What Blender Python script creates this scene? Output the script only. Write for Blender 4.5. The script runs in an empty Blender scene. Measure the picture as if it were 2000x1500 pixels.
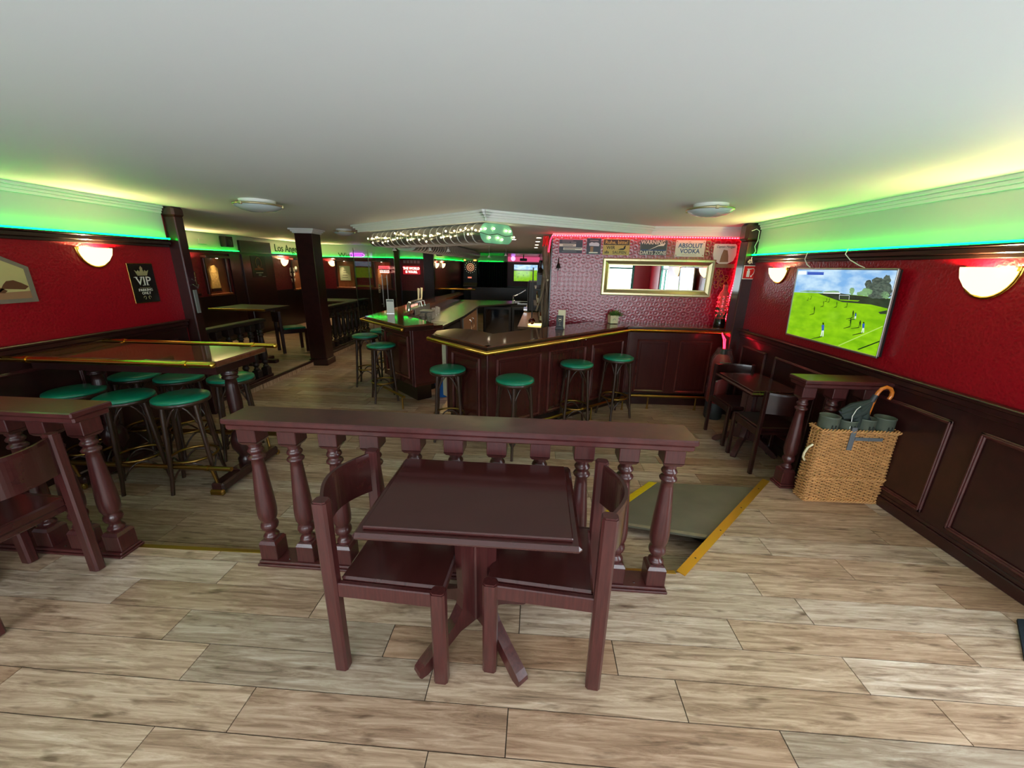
import bpy, math, random
from mathutils import Vector, Matrix
random.seed(7)
PI = math.pi
scene = bpy.context.scene
col = scene.collection

# ------------------------------------------------------------------ camera
F_PX, CAM_H = 757.7, 1.65
YAW, PITCH, ROLL = (math.radians(a) for a in (-2.25, 16.856, -1.204))
_f = Vector((math.sin(YAW)*math.cos(PITCH), math.cos(YAW)*math.cos(PITCH), -math.sin(PITCH)))
_r = Vector((math.cos(YAW), -math.sin(YAW), 0))
_d = _f.cross(_r)
_r2 = math.cos(ROLL)*_r + math.sin(ROLL)*_d
_d2 = -math.sin(ROLL)*_r + math.cos(ROLL)*_d
cam_data = bpy.data.cameras.new('camera')
cam_data.sensor_fit = 'HORIZONTAL'; cam_data.sensor_width = 36
cam_data.lens = 36*F_PX/2000
cam_data.clip_start = .02
cam = bpy.data.objects.new('camera', cam_data); col.objects.link(cam)
m3 = Matrix((_r2, -_d2, -_f)).transposed()
cam.matrix_world = Matrix.Translation((0, 0, CAM_H)) @ m3.to_4x4()
scene.camera = cam

def ray(x, y):
    a, b = (x-1000)/F_PX, (y-750)/F_PX
    return a*_r2 + b*_d2 + _f
def atz(x, y, z):
    v = ray(x, y); t = (z-CAM_H)/v.z; return Vector((v.x*t, v.y*t, z))
def atx(x, y, X):
    v = ray(x, y); t = X/v.x; return Vector((X, v.y*t, CAM_H+v.z*t))
def aty(x, y, Y):
    v = ray(x, y); t = Y/v.y; return Vector((v.x*t, Y, CAM_H+v.z*t))

# ------------------------------------------------------------------ view and light level
vs = scene.view_settings
vs.view_transform = 'Standard'; vs.look = 'None'; vs.gamma = 1; vs.use_curve_mapping = False
vs.exposure = 0.2
world = bpy.data.worlds.new('world'); scene.world = world; world.use_nodes = True
bg = world.node_tree.nodes['Background']; bg.inputs[0].default_value = (.75, .87, 1, 1); bg.inputs[1].default_value = .6
DAYLIGHT = 8.0        # window panes (sky seen through them)
SCONCE = 2.4        # glowing glass; the bulb inside is a lamp of its own
GREEN_LED = 21.0
RED_ROPE = 11.0

# ------------------------------------------------------------------ key dimensions (metres, platform floor = 0)
XR, XL, ZC = 2.667, -3.95, 2.19      # right wall, left wall, ceiling
ZF, ZS = -.18, -.08                  # lower main floor, side room floor
YM = 5.62                            # mirror wall
YB = -1.35                           # window wall behind the photographer
ZSOF = 2.095                         # lowered ceiling over the bar
ZBAR = .93
XI, YBK, XSW, YFAR = -6.7, 12.5, -3.0, 18.0

# ------------------------------------------------------------------ mesh builder
class MB:
    def __init__(s): s.v = []; s.f = []; s.m = []; s.s = []
    def add(s, vs, fs, m=0, smooth=False, T=None):
        n = len(s.v)
        s.v += [tuple(T @ Vector(p)) if T else tuple(p) for p in vs]
        for f in fs:
            s.f.append([i+n for i in f]); s.m.append(m); s.s.append(smooth)
        return s
    def box(s, x0, x1, y0, y1, z0, z1, m=0, b=0, T=None):
        if x0 > x1: x0, x1 = x1, x0
        if y0 > y1: y0, y1 = y1, y0
        if z0 > z1: z0, z1 = z1, z0
        b = min(b, (x1-x0)*.49, (y1-y0)*.49, (z1-z0)*.49)
        if b <= 0:
            vs = [(x, y, z) for x in (x0, x1) for y in (y0, y1) for z in (z0, z1)]
            fs = [(0,1,3,2),(4,6,7,5),(0,4,5,1),(2,3,7,6),(0,2,6,4),(1,5,7,3)]
            return s.add(vs, fs, m, False, T)
        vs = []; idx = {}
        for i in (0, 1):
            for j in (0, 1):
                for k in (0, 1):
                    X, Y, Z = (x0, x1)[i], (y0, y1)[j], (z0, z1)[k]
                    sx, sy, sz = (b, -b)[i], (b, -b)[j], (b, -b)[k]
                    idx[i,j,k,0] = len(vs); vs.append((X, Y+sy, Z+sz))
                    idx[i,j,k,1] = len(vs); vs.append((X+sx, Y, Z+sz))
                    idx[i,j,k,2] = len(vs); vs.append((X+sx, Y+sy, Z))
        c = Vector(((x0+x1)/2, (y0+y1)/2, (z0+z1)/2)); fs = []
        def face(ids):
            p = [Vector(vs[i]) for i in ids]
            n = (p[1]-p[0]).cross(p[2]-p[0]); ctr = sum(p, Vector())/len(p)
            fs.append(ids if n.dot(ctr-c) > 0 else ids[::-1])
        for i in (0, 1): face([idx[i,0,0,0], idx[i,1,0,0], idx[i,1,1,0], idx[i,0,1,0]])
        for j in (0, 1): face([idx[0,j,0,1], idx[1,j,0,1], idx[1,j,1,1], idx[0,j,1,1]])
        for k in (0, 1): face([idx[0,0,k,2], idx[1,0,k,2], idx[1,1,k,2], idx[0,1,k,2]])
        for i in (0, 1):
            for j in (0, 1): face([idx[i,j,0,0], idx[i,j,1,0], idx[i,j,1,1], idx[i,j,0,1]])
        for i in (0, 1):
            for k in (0, 1): face([idx[i,0,k,0], idx[i,1,k,0], idx[i,1,k,2], idx[i,0,k,2]])
        for j in (0, 1):
            for k in (0, 1): face([idx[0,j,k,1], idx[1,j,k,1], idx[1,j,k,2], idx[0,j,k,2]])
        for i in (0, 1):
            for j in (0, 1):
                for k in (0, 1): face([idx[i,j,k,0], idx[i,j,k,1], idx[i,j,k,2]])
        return s.add(vs, fs, m, False, T)
    def prism(s, poly, z0, z1, m=0, T=None, smooth=False):
        a = sum(poly[i][0]*poly[(i+1) % len(poly)][1]-poly[(i+1) % len(poly)][0]*poly[i][1] for i in range(len(poly)))
        if a < 0: poly = poly[::-1]
        n = len(poly)
        s.add([(p[0], p[1], z0) for p in poly]+[(p[0], p[1], z1) for p in poly],
              [list(range(n))[::-1], [i+n for i in range(n)]], m, False, T)
        return s.add([(p[0], p[1], z0) for p in poly]+[(p[0], p[1], z1) for p in poly],
              [[i, (i+1) % n, (i+1) % n+n, i+n] for i in range(n)], m, smooth, T)
    def tube(s, pts, r, n=8, closed=False, m=0, caps=True, T=None):
        pts = [Vector(p) for p in pts]; k = len(pts)
        rr = r if isinstance(r, (list, tuple)) else [r]*k
        vs = []; fs = []; up = None
        for i, p in enumerate(pts):
            if closed: t = pts[(i+1) % k]-pts[i-1]
            else: t = pts[min(i+1, k-1)]-pts[max(i-1, 0)]
            t.normalize()
            if up is None:
                up = Vector((0, 0, 1)) if abs(t.z) < .9 else Vector((1, 0, 0))
            a = t.cross(up)
            if a.length < 1e-6: a = t.cross(Vector((0, 1, 0)))
            a.normalize(); b = a.cross(t).normalized(); up = b
            for j in range(n):
                w = 2*PI*j/n
                vs.append(p+rr[i]*(math.cos(w)*a+math.sin(w)*b))
        for i in range(k if closed else k-1):
            for j in range(n):
                i2 = (i+1) % k
                fs.append([i*n+j, i*n+(j+1) % n, i2*n+(j+1) % n, i2*n+j])
        s.add(vs, fs, m, True, T)
        if caps and not closed:
            s.add(vs[:n], [list(range(n))[::-1]], m, False, T); s.add(vs[-n:], [list(range(n))], m, False, T)
        return s
    def lathe(s, prof, n=16, m=0, T=None, c=(0, 0), smooth=True, caps=True, arc=(0, 2*PI), sy=1):
        full = abs(arc[1]-arc[0]-2*PI) < 1e-6
        cols = n if full else n+1
        vs = []; fs = []
        for r, z in prof:
            for j in range(cols):
                w = arc[0]+(arc[1]-arc[0])*j/n
                vs.append((c[0]+r*math.cos(w), c[1]+sy*r*math.sin(w), z))
        for i in range(len(prof)-1):
            for j in range(n):
                j2 = (j+1) % cols
                fs.append([i*cols+j, i*cols+j2, (i+1)*cols+j2, (i+1)*cols+j])
        s.add(vs, fs, m, smooth, T)
        if caps:
            if prof[0][0] > 1e-5: s.add(vs[:cols], [list(range(cols))[::-1]], m, False, T)
            if prof[-1][0] > 1e-5: s.add(vs[-cols:], [list(range(cols))], m, False, T)
        return s
    def ball(s, c, r, n=10, k=6, m=0, sz=1, T=None):
        pr = [(r*math.sin(PI*i/k), c[2]+sz*-r*math.cos(PI*i/k)) for i in range(k+1)]
        return s.lathe(pr, n, m, T, (c[0], c[1]), True, False)
    def poly(s, pts, m=0, T=None): return s.add(pts, [list(range(len(pts)))], m, False, T)
    def mesh(s, name, mats):
        me = bpy.data.meshes.new(name); me.from_pydata(s.v, [], s.f)
        for m in (mats if isinstance(mats, (list, tuple)) else [mats]): me.materials.append(m)
        me.polygons.foreach_set('material_index', s.m)
        me.polygons.foreach_set('use_smooth', s.s)
        me.update(); return me
    def build(s, name, mats, parent=None, kind=None):
        o = bpy.data.objects.new(name, s.mesh(name, mats)); col.objects.link(o)
        if parent: o.parent = parent
        if kind: o['kind'] = kind
        return o

def tag(o, label, cat, group=None, kind=None):
    o['label'] = label; o['category'] = cat
    if group: o['group'] = group
    if kind: o['kind'] = kind
    return o
def thing(name, label, cat, loc=(0, 0, 0), rz=0, group=None, rx=0, ry=0, kind=None):
    o = bpy.data.objects.new(name, None); col.objects.link(o)
    o.empty_display_size = .05
    o.location = loc; o.rotation_euler = (rx, ry, rz)
    return tag(o, label, cat, group, kind)
def dup(root, loc, rz, label, group=None):
    r = root.copy(); col.objects.link(r); r.location = loc; r.rotation_euler = (0, 0, rz)
    r['label'] = label
    if group: r['group'] = group
    for ch in list(root.children):
        c = ch.copy(); col.objects.link(c); c.parent = r
        for g in list(ch.children):
            d = g.copy(); col.objects.link(d); d.parent = c
    return r
def P(name, mat, parent, *calls, kind=None):
    mb = MB()
    for c in calls: getattr(mb, c[0])(*c[1], **(c[2] if len(c) > 2 else {}))
    return mb.build(name, mat, parent, kind)
def BX(x0, x1, y0, y1, z0, z1, b=0, m=0, T=None): return ('box', (x0, x1, y0, y1, z0, z1, m, b, T))
RZ = lambda a: Matrix.Rotation(a, 4, 'Z')
TR = lambda *p: Matrix.Translation(p)

# ------------------------------------------------------------------ materials
def lin(c):
    c = c/255; return c/12.92 if c <= .04045 else ((c+.055)/1.055)**2.4
def C(r, g, b, a=1): return (lin(r), lin(g), lin(b), a)
def newmat(name):
    m = bpy.data.materials.new(name); m.use_nodes = True
    return m, m.node_tree, m.node_tree.nodes['Principled BSDF']
def plain(name, c, rough=.5, metal=0, coat=0, emit=0, ecol=None, spec=.5, trans=0, alpha=1, ior=1.45, noise=0, nscale=30, bump=0):
    m, t, b = newmat(name)
    b.inputs['Base Color'].default_value = c; b.inputs['Roughness'].default_value = rough
    b.inputs['Metallic'].default_value = metal; b.inputs['Coat Weight'].default_value = coat
    b.inputs['Coat Roughness'].default_value = .08
    b.inputs['Specular IOR Level'].default_value = spec
    b.inputs['Transmission Weight'].default_value = trans; b.inputs['Alpha'].default_value = alpha
    b.inputs['IOR'].default_value = ior
    if emit:
        b.inputs['Emission Color'].default_value = ecol or c; b.inputs['Emission Strength'].default_value = emit
    if noise or bump:
        tc = t.nodes.new('ShaderNodeTexCoord'); nz = t.nodes.new('ShaderNodeTexNoise')
        nz.inputs['Scale'].default_value = nscale; nz.inputs['Detail'].default_value = 4
        t.links.new(tc.outputs['Object'], nz.inputs['Vector'])
        if noise:
            mx = t.nodes.new('ShaderNodeMix'); mx.data_type = 'RGBA'
            mx.inputs[6].default_value = tuple(x*(1-noise) for x in c[:3])+(1,)
            mx.inputs[7].default_value = tuple(min(1, x*(1+noise)) for x in c[:3])+(1,)
            t.links.new(nz.outputs['Fac'], mx.inputs[0]); t.links.new(mx.outputs[2], b.inputs['Base Color'])
        if bump:
            bp = t.nodes.new('ShaderNodeBump'); bp.inputs['Strength'].default_value = bump; bp.inputs['Distance'].default_value = .01
            t.links.new(nz.outputs['Fac'], bp.inputs['Height']); t.links.new(bp.outputs[0], b.inputs['Normal'])
    return m
def emis(name, c, s): return plain(name, C(20, 20, 20), .4, emit=s, ecol=c)

def wood(name, c1, c2, rough=.3, coat=.25, scale=(3, 3, 40), wear=0):
    m, t, b = newmat(name)
    tc = t.nodes.new('ShaderNodeTexCoord'); mp = t.nodes.new('ShaderNodeMapping'); nz = t.nodes.new('ShaderNodeTexNoise')
    mp.inputs['Scale'].default_value = scale
    nz.inputs['Scale'].default_value = 2.2; nz.inputs['Detail'].default_value = 5; nz.inputs['Roughness'].default_value = .65
    t.links.new(tc.outputs['Object'], mp.inputs[0]); t.links.new(mp.outputs[0], nz.inputs['Vector'])
    rp = t.nodes.new('ShaderNodeValToRGB'); rp.color_ramp.elements[0].position = .3; rp.color_ramp.elements[1].position = .72
    rp.color_ramp.elements[0].color = c1; rp.color_ramp.elements[1].color = c2
    t.links.new(nz.outputs['Fac'], rp.inputs[0]); t.links.new(rp.outputs[0], b.inputs['Base Color'])
    b.inputs['Roughness'].default_value = rough; b.inputs['Coat Weight'].default_value = coat; b.inputs['Coat Roughness'].default_value = .12
    return m
MAHOG = wood('mahogany', C(60, 25, 24), C(84, 38, 36), .3, .35, (6, 6, 6))
MAHOG_V = wood('mahogany_vertical', C(56, 23, 23), C(82, 37, 35), .32, .3, (40, 40, 3))
MAHOG_T = wood('mahogany_tabletop', C(56, 24, 22), C(68, 31, 29), .2, .5, (2, 14, 6))
DARK = wood('dark_stained_wood', C(38, 16, 15), C(56, 24, 22), .28, .3, (5, 5, 5))
DARKER = wood('very_dark_wood', C(24, 12, 10), C(38, 20, 16), .3, .2, (5, 5, 5))
BARTOP = wood('varnished_bar_top', C(92, 52, 34), C(122, 72, 46), .06, .3, (8, 8, 8))
WALNUT = wood('bentwood', C(44, 28, 20), C(66, 42, 28), .3, .3, (30, 30, 4))
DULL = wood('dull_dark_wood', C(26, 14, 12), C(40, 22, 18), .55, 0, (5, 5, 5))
NICHE = wood('niche_wood', C(110, 60, 34), C(140, 80, 46), .4, .1, (20, 20, 3))
PINE = wood('pale_board', C(206, 166, 112), C(226, 190, 138), .5, 0, (3, 20, 3))
BARWOOD = wood('bar_front_wood', C(62, 24, 22), C(74, 29, 26), .26, .35, (22, 22, 2))
BEAD_HILIT = wood('highlit_bar_moulding', C(84, 38, 34), C(104, 50, 44), .22, .4, (5, 5, 5))  # bar wood made lighter: the highlights on the mouldings are put into the colour
BRASS = plain('polished_brass', C(214, 168, 72), .2, 1, noise=.08, nscale=8)
BRASS_D = plain('aged_brass', C(160, 124, 62), .32, 1)
STEEL = plain('brushed_steel', C(190, 188, 182), .28, 1, noise=.08, nscale=20)
CHROME = plain('chrome', C(225, 225, 225), .1, 1)
WHITE = plain('white_paint', C(232, 231, 226), .55)
CEIL = plain('ceiling_paint', C(226, 229, 228), .6, noise=.02, nscale=1.5)
BAND = plain('band_paint', C(200, 208, 198), .55)
GREENV = plain('green_vinyl', C(20, 134, 103), .3, coat=.35, noise=.1, nscale=14, bump=.05)
BLACK = plain('black_plastic', C(16, 16, 17), .4)
BLACKM = plain('black_matt', C(10, 10, 11), .8)
DGREY = plain('dark_grey', C(52, 54, 58), .5)
GREY = plain('grey', C(120, 122, 122), .5)
GLASS = plain('clear_glass', (1, 1, 1, 1), .02, trans=1, ior=1.45)
MILK = plain('frosted_glass', C(196, 208, 210), .22, coat=.4)
OLIVE = plain('olive_metal', C(84, 92, 80), .42, noise=.12, nscale=12)
OLIVE_D = plain('olive_inside', C(40, 44, 40), .6)
CLOTH = plain('umbrella_cloth', C(44, 54, 50), .8, bump=.2, nscale=60)
NAVY = plain('navy_cloth', C(20, 24, 40), .8)
CANE = plain('handle_wood', C(200, 112, 36), .25, coat=.4, noise=.15, nscale=25)
WEBBING = plain('grey_webbing', C(96, 100, 104), .8)
GOLD = plain('champagne_gold', C(206, 192, 150), .3, .85, noise=.12, nscale=6)
MIRROR = plain('mirror_glass', (.9, .92, .92, 1), .01, 1)
YTAPE = plain('yellow_tape', C(226, 190, 10), .45, noise=.2, nscale=40)
REDP = plain('red_paint', C(206, 24, 20), .4)
CREAM = plain('cream', C(226, 214, 176), .5)
CORD_W = plain('white_cable', C(225, 222, 212), .5)
CORD_K = plain('dark_cable', C(20, 26, 24), .5)
SLATE = plain('worn_rubber_ramp', C(112, 108, 92), .42, noise=.3, nscale=5, bump=.1)
WINGREEN = plain('window_green', C(22, 92, 74), .4)
SKYPANE = emis('daylight_pane', (.84, .94, 1, 1), DAYLIGHT)
LAMPW = emis('warm_lamp_glass', (1, .7, .34, 1), SCONCE)
LEDG = emis('green_led', (.0, 1, .05, 1), GREEN_LED)
LEDR = emis('red_led', (1, .01, .03, 1), RED_ROPE)
BULB = emis('warm_bulb', (1, .8, .4, 1), 14)
NEONR = emis('red_neon', (1, .05, .06, 1), 6)
NEONRW = emis('red_neon_core', (1, .45, .35, 1), 5)
NEONP = emis('purple_neon', (.3, .04, 1, 1), 4)
NEONY = emis('yellow_light_tube', (1, .8, .25, 1), 3)
SPOTW = emis('spot_lens', (1, .85, .6, 1), 12)

def wallpaper(name, c1, c2, cell, rough, bump, motif):
    m, t, b = newmat(name); N = t.nodes.new; L = t.links.new
    tc = N('ShaderNodeTexCoord')
    vo = N('ShaderNodeTexVoronoi'); vo.inputs['Scale'].default_value = 1/cell; vo.inputs['Randomness'].default_value = 0 if motif else 1
    if motif:
        sx = N('ShaderNodeSeparateXYZ'); cb = N('ShaderNodeCombineXYZ'); mp = N('ShaderNodeMapping')
        mp.inputs['Rotation'].default_value = (0, 0, PI/4)
        L(tc.outputs['Object'], sx.inputs[0]); L(sx.outputs[0], cb.inputs[0]); L(sx.outputs[2], cb.inputs[1]); L(cb.outputs[0], mp.inputs[0])
        vo.voronoi_dimensions = '2D'; L(mp.outputs[0], vo.inputs['Vector'])
        mu = N('ShaderNodeMath'); mu.operation = 'MULTIPLY'; mu.inputs[1].default_value = 15
        si = N('ShaderNodeMath'); si.operation = 'SINE'
        L(vo.outputs['Distance'], mu.inputs[0])
        nz = N('ShaderNodeTexNoise'); nz.inputs['Scale'].default_value = 2.6/cell; nz.inputs['Detail'].default_value = 1
        L(mp.outputs[0], nz.inputs['Vector'])
        ad = N('ShaderNodeMath'); ad.operation = 'MULTIPLY_ADD'; ad.inputs[1].default_value = 1.6
        L(nz.outputs['Fac'], ad.inputs[0]); L(mu.outputs[0], ad.inputs[2]); L(ad.outputs[0], si.inputs[0])
        h = si.outputs[0]
    else:
        L(tc.outputs['Object'], vo.inputs['Vector'])
        nz = N('ShaderNodeTexNoise'); nz.inputs['Scale'].default_value = 1.2/cell; nz.inputs['Detail'].default_value = 3
        L(tc.outputs['Object'], nz.inputs['Vector'])
        ad = N('ShaderNodeMath'); ad.operation = 'ADD'
        L(vo.outputs['Distance'], ad.inputs[0]); L(nz.outputs['Fac'], ad.inputs[1]); h = ad.outputs[0]
    rp = N('ShaderNodeValToRGB'); rp.color_ramp.elements[0].color = c1; rp.color_ramp.elements[1].color = c2
    if motif: rp.color_ramp.elements[0].position = .25
    else: rp.color_ramp.elements[0].position = .5
    L(h, rp.inputs[0]); L(rp.outputs[0], b.inputs['Base Color'])
    bp = N('ShaderNodeBump'); bp.inputs['Strength'].default_value = bump; bp.inputs['Distance'].default_value = .006
    L(h, bp.inputs['Height']); L(bp.outputs[0], b.inputs['Normal'])
    b.inputs['Roughness'].default_value = rough; b.inputs['Specular IOR Level'].default_value = .95 if motif else .5
    return m
REDWALL = wallpaper('red_embossed_wallpaper', C(130, 2, 18), C(148, 6, 25), .02, .32, .3, False)
DAMASK = wallpaper('red_motif_wallpaper', C(138, 12, 36), C(166, 34, 62), .088, .25, .13, True)
MAROON = wallpaper('maroon_wallpaper', C(84, 14, 26), C(110, 26, 38), .05, .4, .25, False)

def planks(name):
    m, t, b = newmat(name); N = t.nodes.new; L = t.links.new
    at = N('ShaderNodeAttribute'); at.attribute_name = 'rnd'
    tc = N('ShaderNodeTexCoord'); mp = N('ShaderNodeMapping'); mp.inputs['Scale'].default_value = (2.0, 26, 1)
    va = N('ShaderNodeVectorMath'); va.operation = 'MULTIPLY_ADD'; va.inputs[1].default_value = (37, 91, 53)
    L(at.outputs['Color'], va.inputs[0]); L(tc.outputs['Object'], va.inputs[2]); L(va.outputs[0], mp.inputs[0])
    n1 = N('ShaderNodeTexNoise'); n1.inputs['Scale'].default_value = 1.5; n1.inputs['Detail'].default_value = 10; n1.inputs['Roughness'].default_value = .74; n1.inputs['Distortion'].default_value = .7
    L(mp.outputs[0], n1.inputs['Vector'])
    r1 = N('ShaderNodeValToRGB'); cr = r1.color_ramp
    cr.elements[0].position = .28; cr.elements[0].color = C(96, 80, 68)
    cr.elements[1].position = .74; cr.elements[1].color = C(226, 214, 200)
    e = cr.elements.new(.44); e.color = C(160, 137, 117)
    e = cr.elements.new(.56); e.color = C(192, 172, 152)
    L(n1.outputs['Fac'], r1.inputs[0])
    r2 = N('ShaderNodeValToRGB'); c2 = r2.color_ramp; c2.interpolation = 'LINEAR'
    c2.elements[0].position = 0; c2.elements[0].color = (.98, .9, .8, 1)
    c2.elements[1].position = 1; c2.elements[1].color = (1.12, 1.12, 1.1, 1)
    for p, k in ((.18, (.8, .64, .52, 1)), (.36, (.76, .77, .75, 1)), (.52, (1.08, 1.0, .9, 1)), (.68, (.84, .7, .6, 1)), (.84, (1.0, 1.0, .98, 1))):
        e = c2.elements.new(p); e.color = k
    sp = N('ShaderNodeSeparateColor'); L(at.outputs['Color'], sp.inputs[0]); L(sp.outputs[0], r2.inputs[0])
    mx = N('ShaderNodeMix'); mx.data_type = 'RGBA'; mx.blend_type = 'MULTIPLY'; mx.inputs[0].default_value = 1
    L(r1.outputs[0], mx.inputs[6]); L(r2.outputs[0], mx.inputs[7])
    # knots and dark saw marks
    m2 = N('ShaderNodeMapping'); m2.inputs['Scale'].default_value = (5, 22, 1); L(va.outputs[0], m2.inputs[0])
    n2 = N('ShaderNodeTexNoise'); n2.inputs['Scale'].default_value = 1.3; n2.inputs['Detail'].default_value = 3; L(m2.outputs[0], n2.inputs['Vector'])
    r3 = N('ShaderNodeValToRGB'); r3.color_ramp.elements[0].position = .24; r3.color_ramp.elements[0].color = (.36, .31, .28, 1)
    r3.color_ramp.elements[1].position = .40; r3.color_ramp.elements[1].color = (1, 1, 1, 1); L(n2.outputs['Fac'], r3.inputs[0])
    my = N('ShaderNodeMix'); my.data_type = 'RGBA'; my.blend_type = 'MULTIPLY'; my.inputs[0].default_value = 1
    L(mx.outputs[2], my.inputs[6]); L(r3.outputs[0], my.inputs[7]); L(my.outputs[2], b.inputs['Base Color'])
    b.inputs['Roughness'].default_value = .36
    bp = N('ShaderNodeBump'); bp.inputs['Strength'].default_value = .12; bp.inputs['Distance'].default_value = .004
    L(n1.outputs['Fac'], bp.inputs['Height']); L(bp.outputs[0], b.inputs['Normal'])
    return m
PLANK = planks('wood_look_plank')
GROUT = plain('joint', C(70, 60, 50), .8)

# ------------------------------------------------------------------ lettering (made first, while the scene is small)
_txt = {}
def text(s, size, mat, parent, x, y, z, ext=.0012, align='CENTER', bold=0, sx=1, name='lettering', shear=0):
    """flat lettering in the local xz plane, front towards -y"""
    key = (s, align, bold, shear)
    if key not in _txt:
        cu = bpy.data.curves.new('t', 'FONT'); cu.body = s; cu.align_x = align; cu.align_y = 'CENTER'
        cu.size = 1; cu.extrude = .01; cu.offset = bold; cu.resolution_u = 2; cu.shear = shear
        ob = bpy.data.objects.new('t', cu); col.objects.link(ob)
        dg = bpy.context.evaluated_depsgraph_get()
        me = bpy.data.meshes.new_from_object(ob.evaluated_get(dg)); me.materials.clear()
        bpy.data.objects.remove(ob); _txt[key] = me
    me = _txt[key].copy(); me.materials.append(mat)
    me.transform(TR(x, y, z) @ Matrix.Rotation(PI/2, 4, 'X') @ Matrix.Diagonal((size*sx, size, ext/.01, 1)))
    o = bpy.data.objects.new(name, me); col.objects.link(o); o.parent = parent
    return o
# ================================================================== SETTING
def lamp_beam(parent, loc, watts, deg, c=(1, .8, .55), rx=0):
    ld = bpy.data.lights.new('lamp_beam', 'SPOT'); ld.energy = watts; ld.color = c; ld.spot_size = math.radians(deg); ld.spot_blend = .6; ld.shadow_soft_size = .03
    lo = bpy.data.objects.new('lamp_beam', ld); col.objects.link(lo); lo.parent = parent; lo.location = loc; lo.rotation_euler = (rx, 0, 0)
    return lo
def struct(name, label, cat, mb, mats, parent=None):
    o = mb.build(name, mats, parent)
    if not parent: tag(o, label, cat, kind='structure')
    return o
AX = math.radians(-1.03)
U2 = Vector((math.cos(AX), math.sin(AX))); V2 = Vector((-math.sin(AX), math.cos(AX)))
def clip(poly, a, b, c):
    """keep a*x+b*y >= c"""
    out = []
    for i in range(len(poly)):
        p, q = poly[i], poly[(i+1) % len(poly)]
        dp, dq = a*p[0]+b*p[1]-c, a*q[0]+b*q[1]-c
        if dp >= 0: out.append(p)
        if (dp >= 0) != (dq >= 0):
            t = dp/(dp-dq); out.append((p[0]+t*(q[0]-p[0]), p[1]+t*(q[1]-p[1])))
    return out
def area(p): return abs(sum(p[i][0]*p[(i+1) % len(p)][1]-p[(i+1) % len(p)][0]*p[i][1] for i in range(len(p)))/2) if len(p) > 2 else 0
PW, PL, G = .162, 1.0225, .0021
KNOWN = {0: -.05, 1: -.382, 2: -.616, 3: -.023, 4: 1.419, 5: 1.258, 6: 1.853, -1: -1.345}
def plank_rects(k0, k1, u0, u1, seed):
    rg = random.Random(seed)
    for k in range(k0, k1):
        j = KNOWN.get(k) if seed == 1 else None
        if j is None: j = rg.uniform(0, PL)
        n0 = math.floor((u0-j)/PL)
        for n in range(n0, int((u1-u0)/PL)+n0+3):
            a, b = j+n*PL+G, j+(n+1)*PL-G
            if b < u0 or a > u1: continue
            v0, v1 = .921+k*PW+G, .921+(k+1)*PW-G
            yield [tuple(U2*u+V2*v) for u, v in ((a, v0), (b, v0), (b, v1), (a, v1))], rg.random()
def set_rnd(me, vals):
    at = me.color_attributes.new('rnd', 'FLOAT_COLOR', 'POINT')
    at.data.foreach_set('color', [x for r in vals for x in (r, (r*7.31) % 1, (r*3.77) % 1, 1)])
def plank_obj(poly, r, z, parent):
    mb = MB(); mb.prism(poly, z-.006, z)
    me = mb.mesh('plank', PLANK); set_rnd(me, [r]*len(mb.v))
    o = bpy.data.objects.new('plank', me); col.objects.link(o); o.parent = parent
def plank_field(polys, z, parent):
    mb = MB(); vals = []
    for poly, r in polys:
        n = len(mb.v); mb.add([(p[0], p[1], z) for p in poly], [list(range(len(poly)))]); vals += [r]*(len(mb.v)-n)
    me = mb.mesh('far_planks', PLANK); set_rnd(me, vals)
    o = bpy.data.objects.new('far_planks', me); col.objects.link(o); o.parent = parent; o['kind'] = 'stuff'

NS = -.942                              # nosing line x - y = NS
YE, YE2 = 1.845, 2.94
def ccw(p): return p if sum(p[i][0]*p[(i+1) % len(p)][1]-p[(i+1) % len(p)][0]*p[i][1] for i in range(len(p))) > 0 else p[::-1]
mb = MB(); mb.prism([(XL, YB), (XR, YB), (XR, YE2), (YE2+NS, YE2), (YE+NS, YE), (XL, YE)], ZF+.001, -.004)
FLOOR = struct('floor', 'raised seating platform laid with wood-look planks in the foreground', 'floor', mb, GROUT)
for poly, r in plank_rects(-7, 13, XL, XR, 1):
    poly = clip(clip(poly, 1, 0, XL), -1, 0, -XR)
    xs = [p[0] for p in poly]
    if not xs: continue
    pieces = []
    if min(xs) > YE+NS: pieces = [clip(clip(poly, 1, -1, NS), 0, -1, -YE2)]
    else:
        pieces = [clip(poly, 0, -1, -YE)]
        if max(xs) > YE+NS: pieces.append(clip(clip(clip(poly, 1, -1, NS), 0, -1, -YE2), 0, 1, YE))
    for q in pieces:
        if area(q) > .0008: plank_obj(ccw(q), r, 0, FLOOR)
P('riser', DARK, FLOOR, BX(XL, YE+NS, YE, YE+.012, ZF, -.004), BX(YE2+NS, XR, YE2, YE2+.012, ZF, -.004),
  ('prism', ([(YE+NS, YE), (YE2+NS, YE2), (YE2+NS-.01, YE2+.01), (YE+NS-.01, YE+.01)], ZF, -.004)))
P('nosing', BRASS_D, FLOOR, BX(XL, YE+NS-.02, YE-.012, YE+.016, -.03, .003, .002))
c, s = .7071, .7071
nz0, nz1 = (YE+NS, YE), (YE2+NS, YE2)
P('nosing', plain('gilded_nosing', C(206, 150, 48), .3, .7, noise=.1, nscale=6), FLOOR,
  ('prism', ([(nz0[0]+.024, nz0[1]-.024), (nz1[0]+.024, nz1[1]-.024), (nz1[0]-.012, nz1[1]+.012), (nz0[0]-.012, nz0[1]+.012)], -.02, .004)))
for t in (.12, .37, .62, .87):
    P('screw', DARKER, FLOOR, ('lathe', ([(.006, .004), (.004, .0055)], 8), dict(c=(nz0[0]+(nz1[0]-nz0[0])*t+.008, nz0[1]+(nz1[1]-nz0[1])*t-.008))))

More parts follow.
